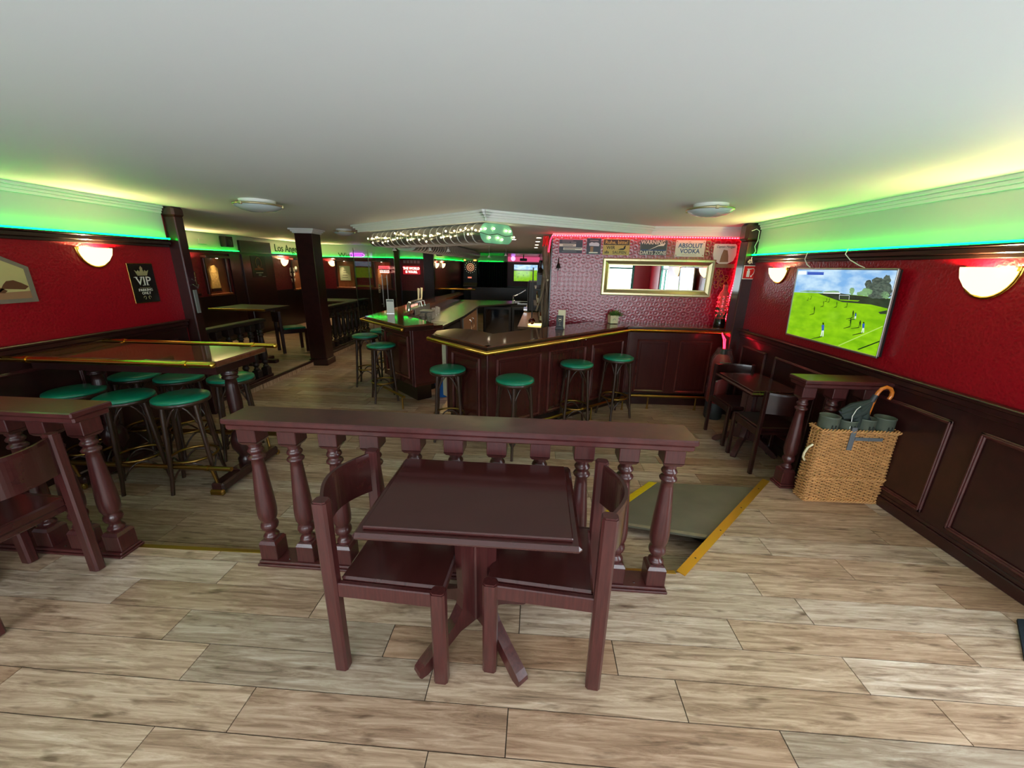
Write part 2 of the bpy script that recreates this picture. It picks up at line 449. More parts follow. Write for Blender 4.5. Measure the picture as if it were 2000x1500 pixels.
mb = MB(); mb.prism([(XL, 1.7), (3.0, 1.7), (3.0, YFAR), (XL, YFAR)], ZF-.1, ZF-.004)
FLOOR2 = struct('floor', 'lower bar-room floor of wood-look planks beyond the balustrades', 'floor', mb, GROUT)
near, far = [], []
for poly, r in plank_rects(5, 106, XL, 2.95, 2):
    poly = clip(clip(clip(poly, 1, 0, XL), -1, 0, -2.95), 0, 1, 1.75)
    if area(poly) < .001: continue
    cy = sum(p[1] for p in poly)/len(poly); cx = sum(p[0] for p in poly)/len(poly)
    (near if cy < 6.3 and not (cx > 1 and cy > 5.3) else far).append((cy, ccw(poly), r))
near.sort(key=lambda t: t[0])
for cy, poly, r in near[:290]: plank_obj(poly, r, ZF, FLOOR2)
plank_field([(p, r) for _, p, r in far+near[290:]], ZF, FLOOR2)

mb = MB(); mb.box(XI-.1, XL, 4.3, YBK+.1, ZF-.1, ZS-.004)
FLOOR3 = struct('floor', 'slightly raised plank floor of the dim side room on the left', 'floor', mb, GROUT)
plank_field([(ccw(q), r) for q, r in ((clip(clip(clip(clip(p, 1, 0, XI), -1, 0, -XL+.03), 0, 1, 4.4), 0, -1, -YBK), r) for p, r in plank_rects(20, 75, XI, XL, 5)) if area(q) > .001], ZS, FLOOR3)
P('step_edge', DARK, FLOOR3, BX(XL-.035, XL+.012, 4.42, YBK, ZS-.03, ZS+.004, .004))
P('riser', PINE if False else PLANK, FLOOR3, BX(XL-.01, XL+.004, 4.42, YBK, ZF, ZS-.03))

# ---------------------------------------------------------------- ceiling
mb = MB(); mb.box(XI-.2, 3.1, YB-.1, YFAR+.1, ZC, ZC+.1)
CEILING = struct('ceiling', 'smooth off-white ceiling over the whole bar room', 'ceiling', mb, CEIL)
SOF = [(-2.55, 6.09), (-.47, 4.31), (1.57, 5.61), (1.57, 5.66), (.33, 5.66), (.33, 14), (-2.55, 14)]
P('lowered_ceiling', CEIL, CEILING, ('prism', (SOF, ZSOF, ZC)))
def strip(mb, p, q, w, z0, z1, off=0, ext=0, m=0):
    p, q = Vector(p), Vector(q); d = (q-p).normalized(); n = Vector((d.y, -d.x))
    a, b = p-d*ext+n*off, q+d*ext+n*off
    mb.prism([tuple(a), tuple(b), tuple(b+n*w), tuple(a+n*w)], z0, z1, m)
def moulding(name, p, q, parent, prof, mat, ext=0):
    mb = MB()
    for w, z0, z1 in prof: strip(mb, p, q, w, z0, z1, 0, ext if not isinstance(ext, str) else w)
    return mb.build(name, mat, parent)
CORN = [(.03, ZSOF-.004, ZSOF+.03), (.05, ZSOF+.03, ZSOF+.05), (.075, ZSOF+.05, ZSOF+.072), (.10, ZSOF+.072, ZC)]
moulding('cornice', SOF[0], SOF[1], CEILING, CORN, WHITE, 'w')
moulding('cornice', SOF[1], SOF[2], CEILING, CORN, WHITE, 'w')
MA = math.radians(-4)                  # the mirror wall is not quite square to the room
MPIV = Vector((1.6, YM, 0))
def mw(x, dy=0):
    t = x-MPIV.x; return (MPIV.x+t*math.cos(MA)-dy*math.sin(MA), YM+t*math.sin(MA)+dy*math.cos(MA))
moulding('cornice', mw(1.55), mw(2.95), CEILING, [(.03, ZSOF-.02, ZSOF+.03), (.05, ZSOF+.03, ZSOF+.05), (.075, ZSOF+.05, ZSOF+.072), (.10, ZSOF+.072, ZC)], WHITE)
for y, x in ((6.6, .12), (7.6, .12), (8.7, .12), (9.9, .12), (7.1, -.3)):
    P('downlight', SPOTW, CEILING, ('lathe', ([(0, ZSOF-.004), (.035, ZSOF-.004), (.04, ZSOF+.002)], 12), dict(c=(x, y))))
    lamp_beam(CEILING, (x, y, ZSOF-.012), 26, 140)
P('lowered_ceiling', DARK, CEILING, BX(-2.9, .33, 14, YFAR, ZSOF-.02, ZC))

# ---------------------------------------------------------------- right wall
def wall_band_parts(W, sx, X, y0, y1, zfloor, panels, zr=.955, zled=1.825):
    """dado, chair rail, picture ledge and white band on a side wall; sx=-1 for a wall facing -x"""
    f = lambda t: X+sx*t
    P('dado', DARK, W, BX(f(0), f(.012), y0, y1, zfloor, zr))
    P('chair_rail', DARK, W, BX(f(0), f(.045), y0, y1, zr-.055, zr-.012, .006), BX(f(0), f(.06), y0, y1, zr-.012, zr+.012, .006), BX(f(0), f(.03), y0, y1, zr-.085, zr-.055, .004))
    P('picture_ledge', DARKER, W, BX(f(0), f(.05), y0, y1, zled-.05, zled-.012, .006), BX(f(0), f(.075), y0, y1, zled-.012, zled+.004, .004), BX(f(0), f(.025), y0, y1, zled-.075, zled-.05, .004))
    P('upper_band', BAND, W, BX(f(0), f(.006), y0, y1, zled+.004, ZC))
    P('cornice', WHITE, W, BX(f(0), f(.02), y0, y1, ZC-.075, ZC-.05, .003), BX(f(0), f(.032), y0, y1, ZC-.05, ZC-.025, .004), BX(f(0), f(.05), y0, y1, ZC-.025, ZC, .004))
    for a, b, z0, z1 in panels:
        mb = MB()
        for (ya, yb, za, zb) in ((a, b, z1-.03, z1), (a, b, z0, z0+.03), (a, a+.03, z0, z1), (b-.03, b, z0, z1)):
            mb.box(f(.012), f(.026), ya, yb, za, zb, 0, .005)
            g = .009
            mb.box(f(.012), f(.034), ya+g if yb-ya > .031 or 1 else ya, yb-g, za+g, zb-g, 0, .003)
        mb.build('panel_moulding', MAHOG, W)
W = MB()
W.box(XR, 2.95, 1.3, 4.98, ZF, ZC); W.box(XR, 2.95, YB, .25, ZF, ZC); W.box(XR, 2.95, .25, 1.3, ZF, .02); W.box(XR, 2.95, .25, 1.3, 1.99, ZC)
WR = struct('wall_right', 'right-hand wall in red wallpaper above dark panelling', 'wall', W, REDWALL)
pans = [(2.35, 3.19, .13, .79), (3.345, 4.18, .0, .785), (4.34, 4.85, .0, .785), (1.42, 2.195, .13, .79)]
wall_band_parts(WR, -1, XR, 1.36, 4.96, ZF, pans)
P('baseboard', DARK, WR, BX(XR-.03, XR, 1.36, YE2, 0, .075, .006), BX(XR-.018, XR, 1.36, YE2, .075, .1, .004), BX(XR-.03, XR, YE2, 4.96, ZF, ZF+.09, .006))
# right post at the end of that wall
PR = thing('wall_post', 'dark wooden post at the end of the right wall carrying a red safety sign', 'post', (2.62, 5.035, ZF), kind='structure')
hpost = ZC-ZF
P('shaft', DARK, PR, BX(-.085, .085, -.085, .085, 0, hpost-.2, .008))
P('capital', DARK, PR, BX(-.12, .09, -.09, .085, hpost-.2, hpost, .03))
P('edge_bead', MAHOG, PR, BX(-.085, -.07, -.093, -.085, .1, hpost-.22, .003), BX(.07, .085, -.093, -.085, .1, hpost-.22, .003))
mb = MB(); mb.box(2.9, 3.0, 4.98, YM+.1, ZF, ZC)
struct('wall_niche', 'short side wall of the niche beside the mirror wall', 'wall', mb, DARK)

# ---------------------------------------------------------------- mirror wall
mb = MB(); mb.prism([mw(.295), mw(3.1), mw(3.1, .12), mw(.295, .12)], ZF, ZC, 0, TR(-MPIV.x, -YM, 0) )
for i, v in enumerate(mb.v): mb.v[i] = tuple(RZ(-MA) @ Vector(v))
WM = struct('wall_mirror', 'pinkish red embossed wallpaper wall behind the bar corner', 'wall', mb, DAMASK)
WM.location = MPIV; WM.rotation_euler.z = MA
P('top_trim', WHITE, WM, BX(-1.31, -.05, -.015, 0, ZSOF-.02, ZSOF))
P('end_board', DARKER, WM, BX(-1.32, -1.305, -.005, .125, ZF, ZSOF))
mb = MB(); mb.box(.33, .45, YM+.24, 14, ZF, ZC)
struct('wall_backbar', 'dark wall behind the bottle shelves', 'wall', mb, DARKER)
mb = MB(); mb.box(.45, .57, 14, YFAR, ZF, ZC)
struct('wall_far_side', 'dark side wall at the far end of the room', 'wall', mb, MAROON)

# ---------------------------------------------------------------- left wall and post
mb = MB(); mb.box(XL-.12, XL, YB, 4.32, ZF, ZC)
WL = struct('wall_left', 'left-hand wall in red wallpaper above dark panelling', 'wall', mb, REDWALL)
wall_band_parts(WL, 1, XL, YB, 4.3, ZF, [(3.3, 4.15, .0, .8), (2.3, 3.15, .0, .8), (.9, 1.7, .13, .8)], .985, 1.848)
PLft = thing('wall_post', 'slim dark post at the end of the left red wall, floor to ceiling', 'post', (-3.9, 4.38, ZF), kind='structure')
P('shaft', DARK, PLft, BX(-.07, .07, -.06, .06, 0, hpost-.1, .006))
P('capital', DARK, PLft, BX(-.085, .085, -.075, .075, hpost-.1, hpost, .02))
P('edge_bead', MAHOG, PLft, BX(.07, .078, -.06, -.045, .05, hpost-.1, .003))
P('light_switch', GREY, PLft, BX(.07, .082, -.02, .03, 1.24, 1.5, .004))
P('hook', CHROME, PLft, ('tube', ([(.075, 0, 1.62), (.11, 0, 1.6), (.12, 0, 1.64)], .006, 6)), ('tube', ([(.075, 0, 1.56), (.13, 0, 1.52), (.14, 0, 1.56)], .006, 6)))

# ---------------------------------------------------------------- side room walls
mb = MB(); mb.box(XI-.12, XI, 4.2, YBK, ZF, ZC)
WI = struct('wall_side_room', 'dark panelled wall of the dim side room with lit picture alcoves', 'wall', mb, MAROON)
P('dado', DARKER, WI, BX(XI, XI+.02, 4.2, YBK, ZS, .92))
P('picture_ledge', DARKER, WI, BX(XI, XI+.07, 4.2, YBK, 1.79, 1.845, .006))
P('upper_band', BAND, WI, BX(XI, XI+.006, 4.2, YBK, 1.845, ZC))
P('pilaster', DARK, WI, BX(XI, XI+.06, 9.1, 10.2, ZS, 2.1, .006))
P('dado', DARK, WI, BX(XI, XI+.03, 8.75, 9.1, ZS, 1.79), BX(XI, XI+.03, 7.3, 7.8, .95, 1.0))
mb = MB(); mb.box(XI-.12, XL-.12, 4.2, 4.32, ZF, ZC)
struct('wall_side_room_front', 'near end wall of the dim side room', 'wall', mb, MAROON)
mb = MB(); mb.box(XI-.12, XSW, YBK, YBK+.12, ZF, ZC)
WBK = struct('wall_back', 'back wall in maroon wallpaper with red neon lettering', 'wall', mb, MAROON)
P('dado', DARKER, WBK, BX(XI, XSW, YBK-.02, YBK, ZF, .85))
P('picture_ledge', DARKER, WBK, BX(XI, XSW, YBK-.07, YBK, 1.77, 1.825, .006))
P('upper_band', BAND, WBK, BX(XI, XSW, YBK-.006, YBK, 1.825, ZC))
for x0, x1 in ((-4.22, -4.05), (-3.3, -2.98)):
    P('pilaster', DARK, WBK, BX(x0, x1, YBK-.12, YBK, ZF, ZC, .006))
mb = MB(); mb.box(XSW-.12, XSW, YBK, YFAR, ZF, ZC)
WSW = struct('wall_far_left', 'far left wall with paired lit sconces and green glow', 'wall', mb, MAROON)
P('dado', DARKER, WSW, BX(XSW, XSW+.02, YBK, YFAR, ZF, .9))
P('picture_ledge', DARKER, WSW, BX(XSW, XSW+.07, YBK, YFAR, 1.77, 1.825, .006))
P('upper_band', BAND, WSW, BX(XSW, XSW+.006, YBK, YFAR, 1.825, ZC))
mb = MB(); mb.box(XSW-.12, .57, YFAR, YFAR+.12, ZF, ZC)
WFAR = struct('wall_far', 'dark far end wall behind curtain and dart machine', 'wall', mb, MAROON)
P('dado', DARKER, WFAR, BX(XSW, .45, YFAR-.02, YFAR, ZF, .8))
P('upper_band', BAND, WFAR, BX(XSW, .45, YFAR-.006, YFAR, 1.825, ZC))

# ---------------------------------------------------------------- window wall behind the photographer
WINS = [(-3.3, -1.75), (-1.35, .2), (.65, 2.2)]
mb = MB()
mb.box(XL-.12, 2.95, YB-.15, YB, ZF, .35); mb.box(XL-.12, 2.95, YB-.15, YB, 2.0, ZC)
edges = [XL-.12]+[x for w in WINS for x in w]+[2.95]
for i in range(0, len(edges), 2): mb.box(edges[i], edges[i+1], YB-.15, YB, .35, 2.0)
struct('wall_window', 'window wall behind the viewer, in red wallpaper', 'wall', mb, REDWALL)
def window(n, label, x0, x1, z0, z1, loc, rz):
    w = thing('window_%d' % n, label, 'window', loc, rz, kind='structure')
    P('window_frame', WINGREEN, w, BX(x0, x0+.07, 0, .09, z0, z1, .006), BX(x1-.07, x1, 0, .09, z0, z1, .006), BX(x0+.07, x1-.07, 0, .09, z0, z0+.08, .006), BX(x0+.07, x1-.07, 0, .09, z1-.07, z1, .006))
    zt = z1-.33; xm = (x0+x1)/2
    P('glazing_bar', WINGREEN, w, BX(x0+.07, x1-.07, .02, .07, zt-.025, zt+.025, .004))
    P('glazing_bar', WINGREEN, w, BX(xm-.04, xm+.04, .02, .07, z0+.08, zt-.025, .004))
    for a, b, c, d in ((x0+.07, x1-.07, zt+.025, z1-.07), (x0+.07, xm-.04, z0+.08, zt-.025), (xm+.04, x1-.07, z0+.08, zt-.025)):
        P('pane', SKYPANE, w, BX(a, b, .05, .06, c, d))
    return w
# local x to the right seen from inside, front -y  ->  behind the camera the wall faces +y, so turn by 180 degrees
for i, (a, b) in enumerate(WINS):
    window(i+1, ['green framed daylight window nearest the left wall, behind the viewer', 'green framed daylight window directly behind the viewer', 'green framed daylight window nearest the right wall, behind the viewer'][i], -(b-a)/2, (b-a)/2, .35, 2.0, ((a+b)/2, YB-.02, 0), PI)
window(4, 'tall green framed window in the right wall, seen in the mirror', -.52, .52, .02, 1.99, (XR+.02, .775, 0), -PI/2)

# ---------------------------------------------------------------- LED strips (light things lying on the ledges)
def led(label, p, q, r=.006):
    return tag(MB().tube([p, q], r, 6).build('led_strip', LEDG), label, 'light strip')
led('green LED strip on the ledge above the right red wall', (XR-.06, 1.4, 1.835), (XR-.06, 4.94, 1.837), .008)
led('green LED strip on the ledge above the left red wall', (XL+.06, YB+.1, 1.858), (XL+.06, 4.28, 1.860), .008)
led('green LED strip above the side room wall, before the pilaster', (XI+.055, 4.8, 1.856), (XI+.055, 9.05, 1.856), .004)
led('green LED strip under the city name lettering', (XI+.055, 10.25, 1.856), (XI+.055, YBK-.1, 1.856), .004)
led('green LED strip on the back wall left of the glass door', (XI+.1, YBK-.055, 1.836), (-4.25, YBK-.055, 1.836), .004)
led('green LED strip above the red neon lettering', (-4.03, YBK-.055, 1.836), (-3.32, YBK-.055, 1.836), .004)
led('green LED strip above the paired sconces', (XSW+.055, YBK+.1, 1.836), (XSW+.055, YFAR-.1, 1.836), .004)
led('green LED strip above the black curtain', (-2.3, YFAR-.02, 1.836), (-1.2, YFAR-.02, 1.836), .004)
# ================================================================== FURNITURE
# ---------------------------------------------------------------- balustrades
def baluster_mesh(h=.80):
    mb = MB(); b = .049
    def blk(z0, z1, top):
        e = .022
        if top:   # square block whose lower corners are rounded off
            mb.box(-b, b, -b, b, z0+e, z1, 0, .003)
            mb.add([(sx*b*k, sy*b*k, z) for k, z in ((1, z0+e), (.8, z0+.006), (.6, z0)) for sx, sy in ((-1,-1),(1,-1),(1,1),(-1,1))],
                   [[i*4+(j+1) % 4, i*4+j, (i+1)*4+j, (i+1)*4+(j+1) % 4] for i in range(2) for j in range(4)]+[[8, 11, 10, 9]])
        else:
            mb.box(-b, b, -b, b, z0, z1-e, 0, .003)
            mb.add([(sx*b*k, sy*b*k, z) for k, z in ((1, z1-e), (.82, z1-.006), (.6, z1)) for sx, sy in ((-1,-1),(1,-1),(1,1),(-1,1))],
                   [[i*4+j, i*4+(j+1) % 4, (i+1)*4+(j+1) % 4, (i+1)*4+j] for i in range(2) for j in range(4)]+[[8, 9, 10, 11]])
    blk(h-.105, h, True); blk(0, .12, False)
    pr = [(.03, .112), (.038, .124), (.043, .132), (.038, .142), (.029, .15), (.027, .16), (.031, .172), (.042, .182), (.047, .198), (.044, .214), (.036, .226),
          (.040, .235), (.048, .255), (.051, .29), (.050, .33), (.045, .41), (.038, .50), (.032, .575), (.030, .605), (.042, .611), (.045, .619), (.040, .627),
          (.030, .634), (.030, .644), (.038, .65), (.041, .658), (.036, .668), (.028, .676), (.036, .69), (.034, .70)]
    mb.lathe([(r*.96, z*h/.8) for r, z in pr], 18)
    return mb.mesh('baluster', MAHOG_V)
BALM = baluster_mesh()
def balustrade(label, loc, rz, x0, x1, xs, zbase=0, group=None):
    t = thing('balustrade', label, 'balustrade', loc, rz, group)
    P('handrail', MAHOG, t, BX(x0-.08, x1+.08, -.10, .10, .876, .905, .006), BX(x0-.07, x1+.07, -.088, .088, .842, .876, .008))
    P('base_rail', MAHOG, t, BX(x0-.062, x1+.062, -.07, .07, 0, .016, .004), BX(x0-.056, x1+.056, -.062, .062, .016, .032, .005))
    mb = MB()
    for i, x in enumerate(xs[:-1]): mb.lathe([(.006, .032), (.005, .0345), (0, .035)], 8, 0, None, ((x+xs[i+1])/2, -.03))
    mb.build('screw_caps', DARK, t)
    for x in xs:
        o = bpy.data.objects.new('baluster', BALM); col.objects.link(o); o.parent = t; o.location = (x, 0, .032); o.scale.z = 1.0125
    return t
n = 11; x0, x1 = -1.07, 1.07
balustrade('long mahogany balustrade of eleven turned balusters behind the two-chair table', (-.35, 1.775, 0), math.radians(-1.35), x0, x1, [x0+(x1-x0)*i/(n-1) for i in range(n)])
xs = [-.07-.215*i for i in range(7)][::-1]
balustrade('mahogany balustrade on the left, ending before the gap to the stools', (-2.27, 1.80, 0), math.radians(-1.35), xs[0], xs[-1], xs)
balustrade('short mahogany balustrade against the right wall behind the wicker basket', (2.10, 2.88, 0), 0, 0, .48, [0, .22, .44])

# ---------------------------------------------------------------- wooden chair (front towards -y)
def make_chair(label, cat='chair', mat=MAHOG_V, seatmat=MAHOG_T, cushion=None, pk=1):
    t = thing('wooden_chair', label, cat)
    hw, hd = .205, .215
    def post(x, y, h):
        w, d, c = .024*pk, .029*pk, .009*pk
        poly = [(x-w+c, y-d), (x+w-c, y-d), (x+w, y-d+c), (x+w, y+d-c), (x+w-c, y+d), (x-w+c, y+d), (x-w, y+d-c), (x-w, y-d+c)]
        mb = MB(); mb.prism(poly, .006, h-.006, 0)
        mb.prism([(x+(px-x)*.86, y+(py-y)*.86) for px, py in poly], h-.006, h); mb.lathe([(.012, 0), (.012, .006)], 10, 1, None, (x, y))
        mb.build('leg', [mat, CHROME], t)
    for sx in (-1, 1):
        post(sx*hw, -hd, .462); post(sx*hw, hd, .818)
        P('side_rail', mat, t, BX(sx*hw-.012, sx*hw+.012, -hd+.025, hd-.025, .385, .452, .004))
    P('seat', seatmat, t, BX(-hw+.013, hw-.013, -hd-.02, hd-.03, .415, .462, .008), BX(-hw+.013, hw-.013, -hd-.005, -hd+.03, .385, .415, .004), BX(-hw+.013, hw-.013, hd-.07, hd-.035, .385, .415, .004))
    if cushion: P('cushion', cushion, t, BX(-hw+.02, hw-.02, -hd-.02, hd-.05, .462, .495, .014))
    mb = MB(); k = 28; vs = []
    for i in range(k+1):
        u = i/k; x = (-1+2*u)*(hw-.012); y = hd+.004+.075*math.sin(PI*u)
        dz = .012*math.sin(PI*u)
        for yy, zz in ((y-.008, .612+dz), (y+.008, .612+dz), (y+.010, .79), (y+.008, .808), (y-.006, .808), (y-.008, .79)): vs.append((x, yy, zz))
    fs = [[i*6+j, i*6+(j+1) % 6, (i+1)*6+(j+1) % 6, (i+1)*6+j] for i in range(k) for j in range(6)]
    mb.add(vs, fs, 0, False); mb.add(vs[:6], [[0,1,2,3,4,5]]); mb.add(vs[-6:], [[5,4,3,2,1,0]])
    mb.build('backrest', seatmat, t)
    return t
CH = make_chair('mahogany chair on the left side of the table in front, its back to the stools')
CH.location = (-.512, 1.395, 0); CH.rotation_euler.z = PI/2-math.radians(4)
dup(CH, (.118, 1.415, 0), -PI/2-math.radians(6), 'mahogany chair on the right side of the table in front, its back to the ramp')
dup(CH, (-2.565, 1.465, 0), -PI/2-math.radians(4), 'mahogany chair cut off by the left picture edge, beside the left balustrade')

# ---------------------------------------------------------------- pedestal tables
def make_table(label, loc, rz, w=.81, d=.575, h=.752):
    t = thing('pedestal_table', label, 'table', loc, rz)
    P('tabletop', MAHOG_T, t, BX(-w/2, w/2, -d/2, d/2, h-.042, h-.012, .012), BX(-w/2+.03, w/2-.03, -d/2+.03, d/2-.03, h-.012, h+.002, .004), BX(-w/2+.03, w/2-.03, -d/2+.03, d/2-.03, h-.052, h-.042))
    P('cleat', MAHOG, t, BX(-.26, .26, -.05, .05, h-.08, h-.052, .004))
    P('column', MAHOG_V, t, BX(-.045, .045, -.045, .045, .14, h-.08, .006, 0, RZ(PI/4)))
    for i in range(4):
        a = PI/4+i*PI/2
        pr = [(.02, h-.08), (.105, h-.08), (.098, .42), (.092, .30), (.10, .225), (.135, .17), (.21, .11), (.29, .055), (.312, .034), (.316, .016), (.306, .0), (.275, .0), (.255, .012), (.17, .075), (.11, .11), (.02, .12)]
        T = RZ(a) @ Matrix(((1, 0, 0, 0), (0, 0, -1, 0), (0, 1, 0, 0), (0, 0, 0, 1)))
        mb = MB(); mb.prism(pr, -.024, .024, 0, T); mb.build('leg', MAHOG_V, t)
    return t
make_table('mahogany pedestal table between two chairs in the foreground', (-.19, 1.40, 0), math.radians(-1.3))
make_table('mahogany pedestal table at the left picture edge, only a foot showing', (-2.975, 1.31, 0), 0)

# table group at the right wall on the lower floor
make_table('small dark pedestal table against the right wall panelling', (2.355, 3.92, ZF), PI/2, .745, .50, .75)
CH2 = make_chair('dark chair at the far side of the wall table, backrest catching light', mat=DARK, seatmat=DARK, pk=.68)
CH2.location = (2.36, 4.18, ZF); CH2.rotation_euler.z = 0
dup(CH2, (2.335, 3.58, ZF), PI, 'dark chair on the near side of the wall table, beside the short balustrade')

# ---------------------------------------------------------------- bar stools
def make_stool(label):
    t = thing('bar_stool', label, 'bar stool')
    P('cushion', GREENV, t, ('lathe', ([(.186, .762), (.19, .772), (.187, .783), (.165, .793), (.11, .799), (0, .801)], 28), dict(caps=False)))
    P('seat_frame', WALNUT, t, ('lathe', ([(.14, .735), (.186, .735), (.192, .742), (.192, .758), (.187, .764), (.14, .764)], 28), dict(caps=True)))
    lt, lb = (.148, .74), (.205, .0)
    R = lambda z: lb[0]+(lt[0]-lb[0])*z/.74
    pt = lambda a, z, dr=0: ((R(z)+dr)*math.cos(a), (R(z)+dr)*math.sin(a), z)
    for i in range(4):
        a = PI/4+i*PI/2
        P('leg', WALNUT, t, ('tube', ([pt(a, 0, .012), pt(a, .12, .002), pt(a, .4), pt(a, .737)], [.014, .015, .017, .018], 10)))
    for i in range(4):
        a = i*PI/2
        def arch(za, zb, r):
            pts = []
            for k in range(9):
                u = -1+k/4
                ang = a+u*PI/4*(.96)
                z = zb-(zb-za)*abs(u)**2.2
                pts.append(((R(z)-.012)*math.cos(ang)*(1-.16*(1-abs(u))), (R(z)-.012)*math.sin(ang)*(1-.16*(1-abs(u))), z))
            return pts
        P('brace', WALNUT, t, ('tube', (arch(.565, .728, 0), .008, 6)))
        P('lower_brace', WALNUT, t, ('tube', (arch(.13, .255, 0), .008, 6)))
    P('foot_ring', BRASS_D, t, ('tube', ([((R(.27)-.022)*math.cos(w), (R(.27)-.022)*math.sin(w), .27) for w in [2*PI*k/28 for k in range(28)]], .0105, 8, True)))
    return t
GS = 'green bar stools around the high table'; GB = 'green bar stools along the bar'
S0 = make_stool('green-topped bar stool under the high table, near side, closest to the red wall')
S0['group'] = GS; S0.location = (-3.72, 2.88, ZF); S0.rotation_euler.z = .3
for (x, y, rz, lab) in [(-3.21, 2.80, .8, 'green-topped bar stool under the high table, near side, middle of three'),
        (-2.77, 2.83, .5, 'green-topped bar stool in full view at the near corner of the high table'),
        (-3.70, 3.37, 0, 'green-topped bar stool under the high table, far side, closest to the red wall'),
        (-3.26, 3.36, 1.1, 'green-topped bar stool under the high table, far side, middle of three'),
        (-2.79, 3.40, .6, 'green-topped bar stool behind the turned leg of the high table')]:
    dup(S0, (x, y, ZF), rz, lab, GS)
for (x, y, rz, lab) in [(-2.49, 5.78, .2, 'green-topped bar stool left of the bar, with the purple and black side room behind'),
        (-2.42, 6.30, .9, 'green-topped bar stool mostly hidden behind two others left of the bar'),
        (-1.985, 5.10, .5, 'green-topped bar stool standing at the menu-card end of the bar'),
        (-.84, 3.955, .15, 'green-topped bar stool at the left leg of the bar corner'),
        (-.115, 3.64, .75, 'green-topped bar stool directly in front of the bar corner'),
        (.57, 4.37, .1, 'green-topped bar stool at the middle of the slanted bar front'),
        (1.13, 4.77, .45, 'green-topped bar stool in the inner angle of the bar by the red reflection')]:
    dup(S0, (x, y, ZF), rz, lab, GB)

# ---------------------------------------------------------------- high table with brass rails
HT = thing('high_table', 'long dark high table with brass edge rails against the left red wall', 'table', (-3.1, 3.015, ZF))
h = .92-ZF
P('tabletop', BARTOP, HT, BX(-.845, .77, -.28, .28, h-.045, h, .008))
P('apron', DARK, HT, BX(-.80, .70, -.22, .22, h-.12, h-.045))
for sy in (-1, 1):
    y = sy*.365
    P('brass_rail', BRASS, HT, ('tube', ([(-.84, y, h-.005), (.80, y, h-.005)], .022, 12)), ('ball', ((.80, y, h-.005), .0235)))
    for x in (-.62, .60):
        P('rail_bracket', BRASS, HT, ('tube', ([(x, sy*.27, h-.02), (x, y, h-.01)], .009, 8)), ('tube', ([(x-.015, y, h-.005), (x+.015, y, h-.005)], .027, 12)))
for x in (-.55, .62):
    pr = [(.05, .10), (.06, .12), (.06, .16), (.045, .18), (.05, .2), (.085, .27), (.09, .34), (.07, .40), (.045, .43), (.055, .45), (.045, .47), (.05, .55), (.055, .7), (.045, .84), (.04, .88), (.06, .89), (.06, .905), (.045, .91), (.06, .92), (.062, .94), (.05, .95), (.07, h-.12)]
    P('turned_leg', DARK, HT, ('lathe', (pr, 18), dict(c=(x, 0))))
    P('foot_beam', DARK, HT, BX(x-.055, x+.055, -.36, .36, .02, .10, .015), BX(x-.045, x+.045, -.14, .14, .10, .115, .006))
    for sy in (-1, 1):
        P('foot_cap', BRASS_D, HT, BX(x-.057, x+.057, sy*.36-.02, sy*.36+.02, .0, .05, .012))
        P('foot_rail_bracket', BRASS_D, HT, ('tube', ([(x-.01, sy*.33, .08), (x-.03, sy*.34, .22)], .011, 8)))
for sy in (-1, 1):
    P('foot_rail', BRASS_D, HT, ('tube', ([(-.82, sy*.34, .23), (.76, sy*.34, .23)], .019, 12)), ('tube', ([(.55, sy*.34, .23), (.575, sy*.34, .23)], .024, 12)))

# ---------------------------------------------------------------- ramp
RP = thing('ramp', 'worn dark ramp board with yellow edge tape leading up to the platform', 'ramp', (0, 0, 0))
def onramp(s, t, up=0):
    """s along the nosing from its near end, t down the slope"""
    q = Vector((.903, 1.845)); dn = Vector((.7071, .7071)); dp = Vector((-.7071, .7071))
    g = q+dn*s+dp*t
    return (g.x, g.y, -.022-(.142)*t/.74+up)
board = [(.47, .03), (1.40, .03), (1.05, .74), (.22, .74)]
mb = MB(); vs = [onramp(*p) for p in board]+[onramp(p[0], p[1], -.014) for p in board]
mb.add(vs, [[3,2,1,0][::-1] if False else [0,1,2,3], [7,6,5,4], [0,4,5,1], [1,5,6,2], [2,6,7,3], [3,7,4,0]])
mb.build('board', SLATE, RP)
mb = MB(); vs = []
for p in board: vs += [onramp(p[0], p[1], -.014)]
low = [(v[0], v[1], ZF+.001) for v in vs]
for s0 in (.62, 1.0):
    bt = MB(); c4 = [onramp(s0, .05, -.014), onramp(s0+.05, .05, -.014), onramp(s0+.05-.1, .7, -.014), onramp(s0-.1, .7, -.014)]
    bt.add(c4+[(v[0], v[1], ZF+.001) for v in c4], [[0,1,2,3],[0,4,5,1],[1,5,6,2],[2,6,7,3],[3,7,4,0],[7,6,5,4]]); bt.build('batten', DARKER, RP)
def tape(a, b, c, d, nm='edge_tape', mt=YTAPE):
    vs = [onramp(*p, .002) for p in (a, b, c, d)]+[onramp(*p, .0005) for p in (a, b, c, d)]
    MB().add(vs, [[0,1,2,3],[7,6,5,4],[0,4,5,1],[1,5,6,2],[2,6,7,3],[3,7,4,0]]).build(nm, mt, RP)
tape((.245, .68), (1.07, .68), (1.05, .745), (.22, .745))
tape((.27, .61), (.30, .61), (.275, .68), (.245, .68))
tape((.468, .04), (.505, .04), (.305, .60), (.272, .60), 'worn_edge', plain('worn_edge', C(150, 140, 116), .6, noise=.3, nscale=30))

